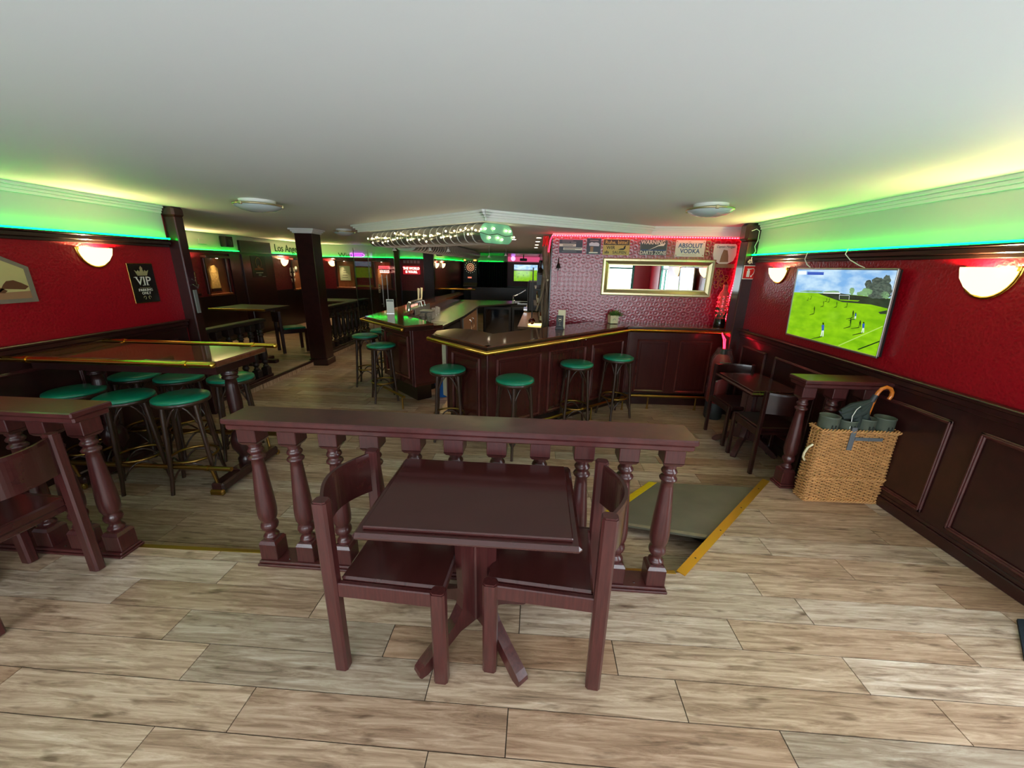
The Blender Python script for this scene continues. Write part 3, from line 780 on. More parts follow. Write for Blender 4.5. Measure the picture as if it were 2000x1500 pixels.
# ---------------------------------------------------------------- wicker basket with tubes
BK = thing('wicker_basket', 'tall narrow wicker basket holding metal tubes beside the right wall', 'basket', (2.385, 2.708, 0))
w, d, h = .268, .055, .575
WICK = plain('wicker', C(192, 140, 84), .6, noise=.4, nscale=22)
per = []
def along(s):
    """point and outward normal on the rectangle perimeter"""
    L = [2*w, 2*d, 2*w, 2*d]; P0 = [(-w, -d), (w, -d), (w, d), (-w, d)]; D = [(1, 0), (0, 1), (-1, 0), (0, -1)]
    for i in range(4):
        if s <= L[i]+1e-9: return (P0[i][0]+D[i][0]*s, P0[i][1]+D[i][1]*s), (D[i][1], -D[i][0])
        s -= L[i]
    return P0[0], (0, -1)
tot = 4*(w+d); ns = 76; rows = 46
mb = MB()
rg = random.Random(3)
for r_ in range(rows):
    z = .018+(h-.03)*r_/rows; pts = []
    for k in range(ns):
        (px, py), (nx, ny) = along(tot*k/ns)
        o = .0055*(1 if (k//2+r_) % 2 else -1)
        fl = 1+.02*math.sin(z*9)
        pts.append((px*fl+nx*o+rg.uniform(-.0007, .0007), py+ny*o, z+rg.uniform(-.0012, .0012)))
    mb.tube(pts, .0062, 5, True)
mb.build('weave', WICK, BK, 'stuff')
mb = MB()
for k in range(0, ns, 2):
    (px, py), (nx, ny) = along(tot*(k+.5)/ns)
    mb.tube([(px, py, .01), (px, py, h)], .0045, 5)
mb.build('stakes', WICK, BK, 'stuff')
for zc, nm in ((h, 'braided_rim'), (.014, 'braided_foot'), (.20, 'braided_band')):
    mb = MB()
    for ph in (0, 2.1, 4.2):
        pts = []
        for k in range(150):
            (px, py), (nx, ny) = along(tot*k/150); a = k*.75+ph
            o = (.010*math.cos(a)+.004); pts.append((px*(1.02 if zc > .5 else 1)+nx*o, py+ny*o, zc+.010*math.sin(a)))
        mb.tube(pts, .006, 5, True)
    mb.build(nm, WICK, BK)
P('base_board', PINE, BK, BX(-w-.004, w+.004, -d-.004, d+.004, 0, .012))
P('inner_board', DARK, BK, BX(-w+.012, w-.012, -d+.012, d-.012, .012, h-.04))
P('strap', WEBBING, BK, BX(-.075, -.04, -d-.016, -d-.011, h-.14, h+.035, .001))
P('strap', WEBBING, BK, BX(-.035, .155, -d-.0145, -d-.0105, h-.065, h-.04, .001), BX(.055, .062, -d-.017, -d-.0145, h-.068, h-.037))
P('side_handle', CREAM, BK, ('tube', ([(-w-.008, -.02, .45), (-w-.035, -.015, .42), (-w-.04, 0, .37), (-w-.03, .015, .33), (-w-.008, .02, .30)], .008, 6)))
tubes = [(-.195, 'olive metal tube standing in the basket, furthest from the right wall', .062, .085), (-.062, 'olive metal tube in the basket, half covered by the folded umbrella', .058, .06), (.062, 'olive metal tube in the basket holding the wooden-handled umbrella', .06, .075), (.19, 'olive metal tube in the basket nearest the right wall', .062, .085)]
for x, lab, r, up in tubes:
    t = thing('metal_tube', lab, 'tube', (2.385+x, 2.708, h-.038), group='olive tubes in the basket')
    prof = [(r-.01, 0), (r-.008, .02), (r-.004, .03), (r, .04), (r, .04+up), (r+.002, .042+up), (r+.002, .05+up), (r-.004, .05+up), (r-.006, .02), (0, .02)]
    P('shell', OLIVE, t, ('lathe', (prof, 24), dict(caps=False)))
    P('latch', OLIVE_D, t, BX(-.018, -.012, -r-.006, -r+.002, .055, .08, .001), BX(.006, .012, -r-.006, -r+.002, .055, .08, .001), BX(-.012, .006, -r-.005, -r+.002, .055, .06, .001))
UM = thing('umbrella', 'folded black umbrella with a curved wooden crook handle in the basket', 'umbrella', (2.447, 2.708, h-.01))
pts = [(0, 0, .125), (.006, 0, .19), (.013, 0, .245), (.022, 0, .285), (.04, 0, .315), (.07, 0, .33), (.10, 0, .32), (.118, 0, .295), (.12, 0, .265), (.108, 0, .24)]
P('crook_handle', CANE, UM, ('tube', (pts, [.0125]*9+[.0115], 12)))
P('ferrule', BRASS_D, UM, ('tube', ([(-.003, 0, .10), (0, 0, .128)], .0135, 10)))
P('folded_canopy', NAVY, UM, ('lathe', ([(.042, 0), (.045, .03), (.035, .07), (.02, .10), (.014, .105)], 12)))
UG = thing('umbrella', 'folded grey-green umbrella lying across the basket tubes with a dangling cord', 'umbrella', (2.375, 2.708, h+.06))
mb = MB()
for k in range(7):
    a = 2*PI*k/7
    mb.tube([(-.10+.012*math.cos(a), .004+.012*math.sin(a), .045+.02*math.sin(a)), (-.03+.022*math.cos(a), .022*math.sin(a), .075+.03*math.sin(a)), (.03+.02*math.cos(a), .018*math.sin(a), .10+.028*math.sin(a)), (.075, 0, .155+.006*math.sin(a))], [.016, .024, .02, .01], 6)
mb.build('folded_canopy', CLOTH, UG)
P('folded_canopy_lower', CLOTH, UG, ('tube', ([(-.02, 0, .10), (-.01, 0, .04), (.01, 0, -.04)], [.03, .04, .03], 10)), ('tube', ([(.04, -.01, .1), (.05, 0, .04), (.055, 0, -.03)], [.02, .03, .02], 8)))
P('handle', DGREY, UG, ('tube', ([(.07, 0, .15), (.085, 0, .20)], .017, 10)), ('tube', ([(-.10, .004, .045), (-.13, .004, .07)], .006, 6)))
P('wrist_cord', CORD_W, UG, ('tube', ([(-.02, -.03, .12), (-.05, -.04, .10), (-.07, -.045, .05), (-.068, -.05, 0), (-.072, -.055, -.04)], .0025, 5)))
# dark mat at the right picture edge
MT = tag(MB().prism([(2.494, 1.634), (2.27, 1.41), (2.45, 1.23), (2.62, 1.40), (2.62, 1.634)], .0005, .012).build('door_mat', plain('mat_rubber', C(24, 34, 44), .7, bump=.3, nscale=90)), 'dark blue-black mat just entering the right picture edge', 'mat')
# ================================================================== BAR
def off(p, q, d):
    p, q = Vector(p), Vector(q); t = (q-p).normalized(); n = Vector((-t.y, t.x)); return p+n*d, q+n*d
def face_T(p, q):
    """local x along p->q, local -y out to the right-hand side of p->q"""
    p, q = Vector(p), Vector(q); t = (q-p); return TR(p.x, p.y, 0) @ RZ(math.atan2(t.y, t.x)), t.length
def face_panels(parent, p, q, z0, z1, cnt, mat, stile=.09, lead=None):
    T, L = face_T(p, q); lead = stile if lead is None else lead
    w = (L-2*lead-(cnt-1)*stile)/cnt
    for i in range(cnt):
        a = lead+i*(w+stile); b = a+w; mb = MB()
        for xa, xb, za, zb in ((a, b, z1-.026, z1), (a, b, z0, z0+.026), (a, a+.026, z0, z1), (b-.026, b, z0, z1)):
            mb.box(xa, xb, -.014, 0, za, zb, 0, .006, T)
            mb.box(xa+.007, xb-.007, -.022, 0, za+.007, zb-.007, 0, .005, T)
        mb.build('panel_moulding', mat, parent)
        P('raised_panel', BARWOOD, parent, ('box', (a+.05, b-.05, -.007, 0, z0+.05, z1-.05, 0, .005, T)))
A, B, Cc, Ee = (-1.06, 4.12), (-.378, 3.478), (1.318, 5.12), (2.60, 5.13)
# front bar base
BF = thing('bar_cabinet', 'dark mahogany panelled bar front with a pointed corner towards the viewer', 'bar', (0, 0, 0))
a_, b_, c_, e_ = (-.92, 4.30), (-.405, 3.81), (1.36, 5.29), (2.86, 5.29)
base = [a_, b_, c_, e_, (2.86, 5.525), (1.05, 5.645), (-.41, 4.20), (-.72, 4.49)]
P('carcass', BARWOOD, BF, ('prism', (base, ZF+.16, .868)))
pl = [(-.90, 4.33), (-.40, 3.87), (1.34, 5.33), (2.86, 5.33), (2.86, 5.525), (1.05, 5.645), (-.41, 4.18), (-.70, 4.47)]
P('plinth', DARKER, BF, ('prism', (pl, ZF, ZF+.16)))
face_panels(BF, a_, b_, -.0, .74, 1, BEAD_HILIT, .11)
face_panels(BF, b_, c_, -.0, .74, 3, BEAD_HILIT, .11)
face_panels(BF, c_, (2.62, 5.29), .0, .74, 2, BEAD_HILIT, .13)
for p in (a_, b_, c_):
    P('corner_bead', MAHOG, BF, ('tube', ([(p[0], p[1], ZF+.16), (p[0], p[1], .86)], .012, 8)))
P('skirting', DARK, BF, ('prism', ([(1.33, 5.27), (2.86, 5.27), (2.86, 5.33), (1.36, 5.33)], ZF, ZF+.10)))
for px, py in ((885, 671), (964, 687), (1063, 671), (1145, 660)):
    q = atz(px, py, .84); mb = MB()
    f = Vector((-.3, -.95, 0)) if px > 950 else Vector((-.72, -.69, 0))
    q = q+Vector((-f.x, -f.y, 0))*.0
    for sgn in (0,):
        mb.tube([q+Vector((0, 0, .03)), q+f*.03+Vector((0, 0, -.01)), q+f*.055+Vector((0, 0, .012))], .005, 6)
        mb.tube([q+Vector((0, 0, .03)), q+f*.01+Vector((0, 0, -.022))], .005, 6)
    mb.build('coat_hook', CHROME, BF)
# the hooks hang from the overhang battens under the top
P('batten', DARK, BF, ('prism', ([off(A, B, .1)[0], off(A, B, .1)[1], off(A, B, .16)[1], off(A, B, .16)[0]], .845, .868)), ('prism', ([tuple(off(B, Cc, .08)[0]), tuple(off(B, Cc, .08)[1]), tuple(off(B, Cc, .14)[1]), tuple(off(B, Cc, .14)[0])], .845, .868)))
fr = [(-.98, 4.08), (-.40, 3.58), (1.40, 5.09), (2.5, 5.09)]
P('foot_rail', BRASS_D, BF, ('tube', ([(x, y, .0) for x, y in fr[:2]], .018, 10)), ('tube', ([(x, y, .0) for x, y in fr[1:3]], .018, 10)), ('tube', ([(x, y, .0) for x, y in fr[2:]], .018, 10)))
for x, y in ((-.8, 3.925), (.2, 4.083), (.82, 4.603), (1.3, 5.006), (1.66, 5.09), (2.3, 5.09)):
    P('foot_rail_post', BRASS_D, BF, ('tube', ([(x, y, ZF), (x, y, -.01)], .011, 8)), ('lathe', ([(.02, ZF), (.02, ZF+.006)], 10), dict(c=(x, y))))
# front bar top
BT = thing('bar_counter', 'varnished wooden bar top with brass edge rail around the corner bar', 'bar top', (0, 0, ZBAR-.06))
i1, i2 = off(A, B, .03), off(B, Cc, .03)
top = [(-1.045, 4.165), (-.378, 3.53), (1.30, 5.16), (2.62, 5.165), (2.88, 5.165), (2.88, 5.527), (.96, 5.660), (-.40, 4.337), (-.695, 4.628), (-.89, 4.634), (-1.06, 4.44)]
ctr = Vector((sum(p[0] for p in top)/len(top), sum(p[1] for p in top)/len(top)))
P('slab', BARTOP, BT, ('prism', (top, -.0, .05)))
mb = MB()
for p, q in ((top[0], top[1]), (top[1], top[2]), (top[2], top[3])): strip(mb, p, q, .022, -.012, .028, -.004, .008); strip(mb, p, q, .012, .028, .05, -.002, .004)
mb.build('edge_moulding', DARK, BT)
mb = MB()
for p, q in ((top[0], top[1]), (top[1], top[2]), (top[2], top[3])): strip(mb, p, q, .05, .05, .056, -.075, -.02)
mb.build('raised_lip', BARTOP, BT)
zb = .012
pts = [(A[0]-.02, A[1]-.0, zb), (B[0], B[1]-.012, zb), (Cc[0]+.01, Cc[1]-.012, zb), (Ee[0], Ee[1]-.012, zb)]
P('brass_rail', BRASS, BT, ('tube', (pts, .021, 12)), ('ball', (pts[0], .024)), ('ball', (pts[3], .024)))

# left bar base and top
BL = thing('bar_cabinet', 'dark panelled left section of the bar, its end turned to the passage', 'bar', (0, 0, 0))
p1, p2 = (-2.16, 5.60), (-1.50, 4.955)
lb = [p1, p2, (-1.17, 5.26), (-1.95, 5.98), (-1.95, 10.9), (-2.16, 10.9)]
P('carcass', BARWOOD, BL, ('prism', (lb, .06, .868)))
P('plinth', DARKER, BL, ('prism', ([(-2.12, 5.70), (-1.52, 5.09), (-1.36, 5.24), (-1.95, 5.98), (-1.95, 10.9), (-2.12, 10.9)], ZF, .06)))
face_panels(BL, p1, p2, .14, .74, 1, BEAD_HILIT, .12)
P('corner_bead', MAHOG, BL, ('tube', ([(p2[0], p2[1], .06), (p2[0], p2[1], .83)], .016, 8)), ('tube', ([(p2[0]-.04, p2[1]+.03, .06), (p2[0]-.04, p2[1]+.03, .83)], .012, 8)))
P('end_panel', MAHOG, BL, ('prism', ([p2, (-1.17, 5.26), (-1.16, 5.25), (-1.49, 4.945)], .10, .82)))
P('foot_rail', BRASS_D, BL, ('tube', ([(-2.26, 5.36, .0), (-1.58, 4.70, .0)], .018, 10)))
P('foot_rail_post', BRASS_D, BL, ('tube', ([(-1.62, 4.74, ZF), (-1.62, 4.74, -.01)], .011, 8)))
LT = thing('bar_counter', 'varnished bar top of the left bar section reflecting green and red light', 'bar top', (0, 0, ZBAR-.06))
ltop = [(-2.36, 5.53), (-1.53, 4.73), (-1.24, 5.02), (-1.43, 5.286), (-1.94, 5.84), (-1.94, 7.13), (-1.84, 11.0), (-2.05, 11.3), (-2.3, 8.56)]
P('slab', BARTOP, LT, ('prism', (ltop, .0, .05)))
mb = MB(); strip(mb, ltop[0], ltop[1], .02, -.012, .03, -.004, .006); strip(mb, ltop[1], ltop[2], .012, -.02, .03, -.004, 0); mb.build('edge_moulding', DARK, LT)
P('brass_rail', BRASS, LT, ('tube', ([(-2.40, 5.49, zb), (-1.545, 4.665, zb)], .021, 12)), ('ball', ((-1.545, 4.665, zb), .024)))
P('brass_rail', BRASS, LT, ('tube', ([(-2.40, 5.49, zb), (-2.33, 8.56, zb), (-2.07, 11.3, zb)], .021, 10)))
P('coat_hook', CHROME, LT, ('tube', ([(-1.9, 5.12, -.03), (-1.92, 5.08, -.07), (-1.95, 5.06, -.05)], .005, 6)))

# things in the passage and work counters
WK = thing('work_counter', 'stainless steel work counter running behind the left bar section', 'counter', (0, 0, 0))
wk = [(-1.52, 5.50), (-1.34, 5.66), (-1.21, 7.24), (-1.185, 9.24), (-.30, 10.15), (.32, 10.15), (.32, 10.8), (-1.95, 10.8), (-1.95, 6.05)]
P('worktop', STEEL, WK, ('prism', (wk, .715, .75)))
P('drainer_groove', DGREY, WK, *[BX(-1.72, -1.34, 5.95+.1*i, 5.965+.1*i, .75, .753) for i in range(5)])
P('under_frame', BLACKM, WK, ('prism', ([(-1.46, 5.6), (-1.39, 5.7), (-1.27, 7.2), (-1.9, 7.2), (-1.9, 6.1)], ZF, .714)))
LAM = plain('brown_laminate', C(124, 92, 68), .45)
CB = thing('under_counter_cabinet', 'brown under-counter cabinet with two looped door handles', 'cabinet', (-1.24, 7.25, ZF))
P('body', LAM, CB, BX(-.6, 0, 0, 1.95, .06, .89))
for i in range(2):
    y0 = .03+.95*i
    dd = P('door', LAM, CB, BX(.0, .02, y0, y0+.9, .10, .86, .004))
    yh = y0+(.75 if i == 0 else .15)
    P('handle', CHROME, dd, ('tube', ([(.02, yh, .55), (.055, yh, .56), (.055, yh, .74), (.02, yh, .75)], .011, 8)))
P('edge_strip', GREY, CB, BX(.0, .024, -.03, .0, .08, .88), BX(.0, .024, 1.95, 1.98, .08, .88))
FG = thing('bottle_fridge', 'black under-counter bottle fridge with glass doors behind the bar', 'fridge', (-.55, 9.9, ZF))
P('body', BLACKM, FG, BX(-.62, .85, .1, .55, .02, .88))
for i in range(2):
    dd = P('door', BLACK, FG, BX(-.6+.72*i, .1+.72*i, .05, .1, .06, .84, .006))
    P('pane', plain('fridge_glass_%d' % i, C(14, 17, 18), .06, coat=.5), dd, BX(-.54+.72*i, .04+.72*i, .044, .05, .14, .78))
BC = thing('back_counter', 'wooden back-bar counter beneath the bottle shelves', 'counter', (0, 0, 0))
P('worktop', wood('back_counter_wood', C(120, 92, 76), C(150, 118, 98), .3, .2, (10, 3, 3)), BC, ('prism', ([(-.17, 6.10), (.32, 5.98), (.32, 9.9), (-.05, 9.9)], .71, .75)))
P('base', DARKER, BC, ('prism', ([(-.13, 6.14), (.32, 6.02), (.32, 9.9), (-.01, 9.9)], ZF, .71)))
# taps, mixer
TP = thing('beer_tap', 'double beer tap tower with white handles on the left bar', 'beer tap', (-1.98, 7.15, ZBAR-.01))
P('tower', CHROME, TP, ('tube', ([(.0, -.75, 0), (0, -.75, .08), (0, -.70, .11), (0, 0, .11)], .035, 10)), ('tube', ([(0, -.1, 0), (0, -.1, .11)], .03, 10)))
P('back_plate', STEEL, TP, BX(-.05, .05, -.6, .1, 0, .02), BX(.05, .06, -.6, .4, -.1, .02))
for yy in (-.25, -.05):
    P('tap_handle', CREAM, TP, ('tube', ([(.02, yy, .12), (.03, yy, .18), (.035, yy, .33)], [.012, .014, .02], 8)))
    P('spout', CHROME, TP, ('tube', ([(.0, yy, .11), (.07, yy, .10), (.09, yy, .02)], .011, 8)))
MX = thing('mixer_tap', 'chrome mixer tap with raised lever at the far sink', 'tap', (-.42, 10.4, .75))
P('body', CHROME, MX, ('tube', ([(0, 0, 0), (0, 0, .16)], .032, 10)), ('tube', ([(0, 0, .05), (.02, -.12, .09), (.03, -.2, .06)], .016, 8)))
P('lever', CHROME, MX, ('tube', ([(0, 0, .15), (.16, 0, .22), (.32, 0, .32)], .016, 8)))
SK = tag(MB().lathe([(.16, .752), (.17, .757), (.18, .752)], 20, 0, None, (-.1, 10.35)).build('sink_rim', CHROME), 'round steel sink rim beside the mixer tap', 'sink')
# glasses on the work counter
GLS = plain('glassware', (.92, .95, .95, 1), .04, trans=.92, ior=1.3)
g0 = MB().lathe([(.026, 0), (.034, .13), (.032, .13), (.024, .006), (0, .006)], 12, caps=False).mesh('drinking_glass', GLS)
gp = [(-1.62, 5.92), (-1.55, 6.02), (-1.68, 6.05), (-1.60, 6.16), (-1.72, 6.2), (-1.63, 6.3), (-1.74, 6.36), (-1.66, 6.46), (-1.76, 7.0), (-1.70, 7.12), (-1.78, 7.25), (-1.72, 7.4), (-1.78, 7.55)]
for i, (x, y) in enumerate(gp):
    o = bpy.data.objects.new('drinking_glass', g0); col.objects.link(o); o.location = (x, y, .753)
    if i >= 8: o.location.z = .75
    tag(o, 'empty drinking glass draining on the steel counter below the beer tap' if i < 8 else 'drinking glass in the row further along the steel counter', 'glass', 'glasses draining below the tap' if i < 8 else 'glasses further along the counter')
DW = thing('glass_washer', 'small grey box between the glasses on the steel counter', 'box', (-1.75, 6.72, .75))
P('body', GREY, DW, BX(-.1, .1, -.12, .1, 0, .13, .01)); P('lid', STEEL, DW, BX(-.11, .11, -.13, .11, .13, .15, .006))
# passage bits
tag(MB().box(-1.10, -.76, 4.62, 5.25, ZF+.001, ZF+.03, 0, .004).build('floor_board', PINE), 'pale wooden board on the floor in the bar passage', 'board')
WP = thing('bar_flap', 'narrow pale painted flap board at the left end of the corner bar', 'board', (-.955, 4.44, ZF))
P('panel', plain('scuffed_cream', C(186, 178, 160), .5, noise=.2, nscale=14), WP, BX(-.012, .012, -.08, .08, .30, 1.02, .004, 0, RZ(math.radians(45))))
P('hinge', BRASS_D, WP, BX(-.016, .016, -.01, .01, .6, .68, .002, 0, RZ(math.radians(45))))
BU = thing('bucket', 'blue bucket half hidden in the bar passage', 'bucket', (-1.22, 5.35, ZF))
P('shell', plain('blue_plastic', C(20, 92, 170), .4), BU, ('lathe', ([(.09, 0), (.12, .26), (.126, .27), (.112, .27), (.085, .02), (0, .02)], 18), dict(caps=False)))
P('handle', GREY, BU, ('tube', ([(-.12, 0, .25), (-.08, -.05, .30), (.08, -.05, .30), (.12, 0, .25)], .004, 5)))

# menu card on left bar
MC = thing('menu_card', 'upright white menu card on the left bar section', 'menu card', (-2.12, 5.93, ZBAR-.01), math.radians(8))
P('card', WHITE, MC, BX(-.055, .055, -.004, .004, .004, .215, .001))
P('print', GREY, MC, BX(-.05, .05, -.0046, -.004, .18, .2), BX(-.04, .04, -.0046, -.004, .2, .205))
P('stand', CHROME, MC, BX(-.06, .06, -.02, .02, 0, .006, .002))
# drinks card on corner bar
DC = thing('menu_card', 'black drinks card with a wine glass print on the corner bar', 'menu card', (.385, 4.80, ZBAR-.01), math.radians(-6))
P('card', CREAM, DC, BX(-.028, .062, .006, .012, .004, .235, .001))
P('front_card', BLACK, DC, BX(-.045, .04, -.012, -.006, .004, .17, .001))
P('stand', BLACK, DC, BX(-.055, .05, -.02, .02, 0, .012, .003), BX(-.05, .045, -.024, -.014, 0, .035, .002))
mb = MB(); mb.tube([(-.002+.02*math.cos(w), -.0128, .12+.024*math.sin(w)) for w in [PI*k/8-PI for k in range(9)]], .0014, 4)
mb.tube([(.018, -.0128, .12), (.016, -.0128, .145), (-.02, -.0128, .145), (-.022, -.0128, .12)], .0014, 4); mb.tube([(-.002, -.0128, .097), (-.002, -.0128, .055)], .0014, 4); mb.tube([(-.016, -.0128, .052), (.012, -.0128, .052)], .0014, 4)
mb.box(-.014, .01, -.0126, -.012, .118, .126)
mb.build('glass_print', GOLD, DC)
# plant pot
PT = thing('potted_plant', 'small green plant in a square white pot on the bar against the mirror wall', 'plant', (1.165, 5.46, ZBAR-.01), math.radians(10))
mb = MB(); q = .058; mb.add([(-q*.9, -q*.9, .008), (q*.9, -q*.9, .008), (q*.9, q*.9, .008), (-q*.9, q*.9, .008), (-q, -q, .115), (q, -q, .115), (q, q, .115), (-q, q, .115), (-q*.86, -q*.86, .115), (q*.86, -q*.86, .115), (q*.86, q*.86, .115), (-q*.86, q*.86, .115), (-q*.8, -q*.8, .09), (q*.8, -q*.8, .09), (q*.8, q*.8, .09), (-q*.8, q*.8, .09)],
       [[3,2,1,0],[0,1,5,4],[1,2,6,5],[2,3,7,6],[3,0,4,7],[4,5,9,8],[5,6,10,9],[6,7,11,10],[7,4,8,11],[8,9,13,12],[9,10,14,13],[10,11,15,14],[11,8,12,15],[12,13,14,15]])
mb.build('pot', CREAM, PT)
P('pot_feet', BLACK, PT, BX(-.05, -.02, -.05, .05, 0, .009), BX(.02, .05, -.05, .05, 0, .009))
P('pot_print', plain('pale_green_print', C(120, 150, 110), .6), PT, ('tube', ([(.018*math.cos(w), -.056, .05+.022*math.sin(w)) for w in [PI*k/6 for k in range(7)]], .0022, 4)))
mb = MB(); rg = random.Random(11)
for k in range(150):
    a, e = rg.uniform(0, 2*PI), rg.uniform(.15, 1.3); L = rg.uniform(.05, .12)
    d = Vector((math.cos(a)*math.cos(e)*1.25+.35, math.sin(a)*math.cos(e), math.sin(e)*.8)); b0 = Vector((rg.uniform(-.03, .03), rg.uniform(-.03, .03), .10))
    tip = b0+d*L; sd = d.cross(Vector((0, 0, 1))).normalized()*.010; mid = b0+d*L*.6
    mb.add([b0, mid+sd, tip, mid-sd+Vector((0, 0, .004))], [[0, 1, 2, 3]])
mb.build('leaves', plain('leaf', C(96, 134, 66), .5, noise=.4, nscale=40), PT, 'stuff')
# bottle lamp in the niche corner
BLm = thing('bottle_lamp', 'tall glass bottle wrapped in red lights and leaves on the bar by the post', 'lamp', (2.585, 5.40, ZBAR-.01))
GLR = plain('tinted_bottle_glass', C(240, 190, 180), .05, trans=.85, ior=1.3)
P('glass', GLR, BLm, ('lathe', ([(.062, .10), (.066, .13), (.066, .40), (.06, .44), (.03, .49), (.026, .55), (.03, .56)], 20), dict(caps=False)))
P('base', plain('dark_bottle_foot', C(28, 22, 18), .2, coat=.5), BLm, ('lathe', ([(.07, 0), (.074, .01), (.07, .10), (.062, .115)], 20)))
mb = MB()
for k in range(46):
    a = k*.7; mb.ball((.071*math.cos(a), .071*math.sin(a), .13+k*.0065), .0045, 6, 4)
mb.build('light_dots', LEDR, BLm)
mb = MB()
for k in range(26):
    a = rg.uniform(0, 2*PI); z = rg.uniform(.12, .26); r = .075; c0 = Vector((r*math.cos(a), r*math.sin(a), z))
    mb.add([c0+Vector((0, 0, -.025)), c0+Vector((-.02*math.sin(a), .02*math.cos(a), 0)), c0+Vector((0, 0, .025)), c0-Vector((-.02*math.sin(a), .02*math.cos(a), 0))], [[0, 1, 2, 3]])
mb.build('leaves', plain('dark_leaf', C(40, 62, 36), .5), BLm, 'stuff')
# fire extinguisher under a plastic cover
FE = thing('fire_extinguisher', 'red fire extinguisher in a crumpled clear cover standing at the bar end', 'fire extinguisher', (2.425, 4.83, ZF))
FE.scale = (1.2, 1.2, 1.15)
EXR = plain('extinguisher_red', C(150, 30, 34), .3, coat=.5, noise=.25, nscale=20)
P('body', EXR, FE, ('lathe', ([(.02, .19), (.085, .19), (.09, .23), (.092, .60), (.085, .66), (.06, .71), (.03, .73)], 22)))
P('stand_ring', DGREY, FE, ('lathe', ([(.08, 0), (.09, .02), (.092, .17), (.084, .19)], 22)))
P('valve', BLACK, FE, ('lathe', ([(.03, .73), (.03, .77), (.018, .79)], 12)), BX(-.02, .08, -.012, .012, .77, .785, .003))
mb = MB(); vs = []; rg = random.Random(4)
for i in range(11):
    for j in range(22):
        a = 2*PI*j/22; z = .2+.6*i/10; r = (.098+.012*rg.random())*(1 if i < 8 else (1, .8, .55)[i-8]); vs.append((r*math.cos(a), r*math.sin(a), z))
mb.add(vs, [[i*22+j, i*22+(j+1) % 22, (i+1)*22+(j+1) % 22, (i+1)*22+j] for i in range(10) for j in range(22)])
mb.build('clear_cover', plain('clear_film', C(235, 225, 222), .15, trans=.9, alpha=.45, ior=1.2), FE)
P('label_patch', plain('extinguisher_label', C(150, 150, 130), .5), FE, ('lathe', ([(.0935, .62), (.093, .66)], 8), dict(caps=False, arc=(-2.2, -1.0))), ('lathe', ([(.0945, .44), (.0945, .50)], 6), dict(caps=False, arc=(-2.6, -2.1))))

# ---------------------------------------------------------------- back bar: shelves, bottles, driftwood
SHB = thing('bottle_shelf', 'black bracket shelf carrying bottles at the end of the mirror wall', 'shelf', (.18, 6.35, 1.33))
P('board', BLACK, SHB, BX(-.10, .15, -.20, .9, -.03, 0, .004))
P('bracket', DGREY, SHB, ('prism', ([(.15, 0), (-.06, 0), (.09, -.62), (.15, -.62)], -.02, .02, 0, TR(0, -.1, -.03) @ Matrix(((1,0,0,0),(0,0,-1,0),(0,1,0,0),(0,0,0,1))))))
SH2 = thing('bottle_shelf', 'lower back-bar shelf with lit bottles further back', 'shelf', (.2, 7.3, 1.02))
P('board', DARKER, SH2, BX(-.12, .13, -.6, .62, -.03, 0, .004))
P('riser_panel', DGREY, SH2, BX(-.16, -.14, -.62, -.58, -.27, .62), BX(-.02, .13, -.62, -.58, -.27, -.03))
def bottle(label, loc, h, r, mat, capmat, labmat, group, square=False):
    t = thing('liquor_bottle', label, 'bottle', loc, 0, group)
    pr = [(r, 0), (r, .56*h), (r*.8, .66*h), (r*.34, .74*h), (r*.3, .93*h)]
    P('glass', mat, t, ('lathe', (pr, 4 if square else 14, 0, RZ(PI/4) if square else None), dict(smooth=not square)))
    P('cap', capmat, t, ('lathe', ([(r*.36, .92*h), (r*.36, h)], 10)))
    if square: P('label', labmat, t, BX(-r*.62, r*.62, -r*.74, -r*.715, .12*h, .48*h))
    else: P('label', labmat, t, ('lathe', ([(r*1.01, .15*h), (r*1.01, .42*h)], 14), dict(caps=False)))
    return t
LBG = plain('grey_label', C(110, 116, 124), .5); LBW = plain('pale_label', C(208, 200, 180), .5)
GA = plain('amber_glass', C(96, 42, 16), .08, coat=.5); GDK = plain('dark_glass', C(24, 16, 12), .08, coat=.5); GGN = plain('green_bottle_glass', C(18, 50, 24), .08, coat=.5); GCL = plain('pale_bottle_glass', C(150, 152, 146), .08, coat=.5)
bottle('large square dark bottle with a grey label on the upper bracket shelf', (.16, 6.36, 1.33), .42, .075, GDK, BLACK, LBG, 'bottles on the back-bar shelves', True)
bottle('second square dark bottle behind the large one on the bracket shelf', (.25, 6.52, 1.33), .40, .07, GDK, BLACK, LBG, 'bottles on the back-bar shelves', True)
mats = [GA, GDK, GGN, GCL, GA, GCL, GDK]
for i in range(7):
    bottle(['amber', 'dark', 'green', 'pale', 'amber', 'pale', 'dark'][i]+' bottle in the lower back-bar row, '+['nearest', 'second from the front', 'third from the front', 'fourth from the front', 'fifth from the front', 'sixth from the front', 'furthest back'][i], (.17+.03*(i % 2), 6.80+.15*i, 1.02), .30+.02*(i % 3), .038, mats[i], [BLACK, GOLD, REDP][i % 3], [LBW, LBG][i % 2], 'bottles on the back-bar shelves')
for i in range(4):
    bottle(['amber bottle glowing on the back counter, nearest the light tube', 'dark bottle on the back counter behind the amber one', 'pale bottle on the back counter under the lower shelf', 'green bottle furthest along the back counter'][i], (.22, 6.62+.22*i, .75), .27, .036, [GA, GDK, GCL, GGN][i], GOLD, LBW, 'bottles on the back counter')
DWD = thing('driftwood_trunk', 'twisted grey driftwood trunk standing at the end of the mirror wall', 'decoration', (.235, 5.86, .75))
DRM = wood('weathered_driftwood', C(92, 74, 58), C(150, 128, 104), .7, 0, (30, 30, 4))
mb = MB()
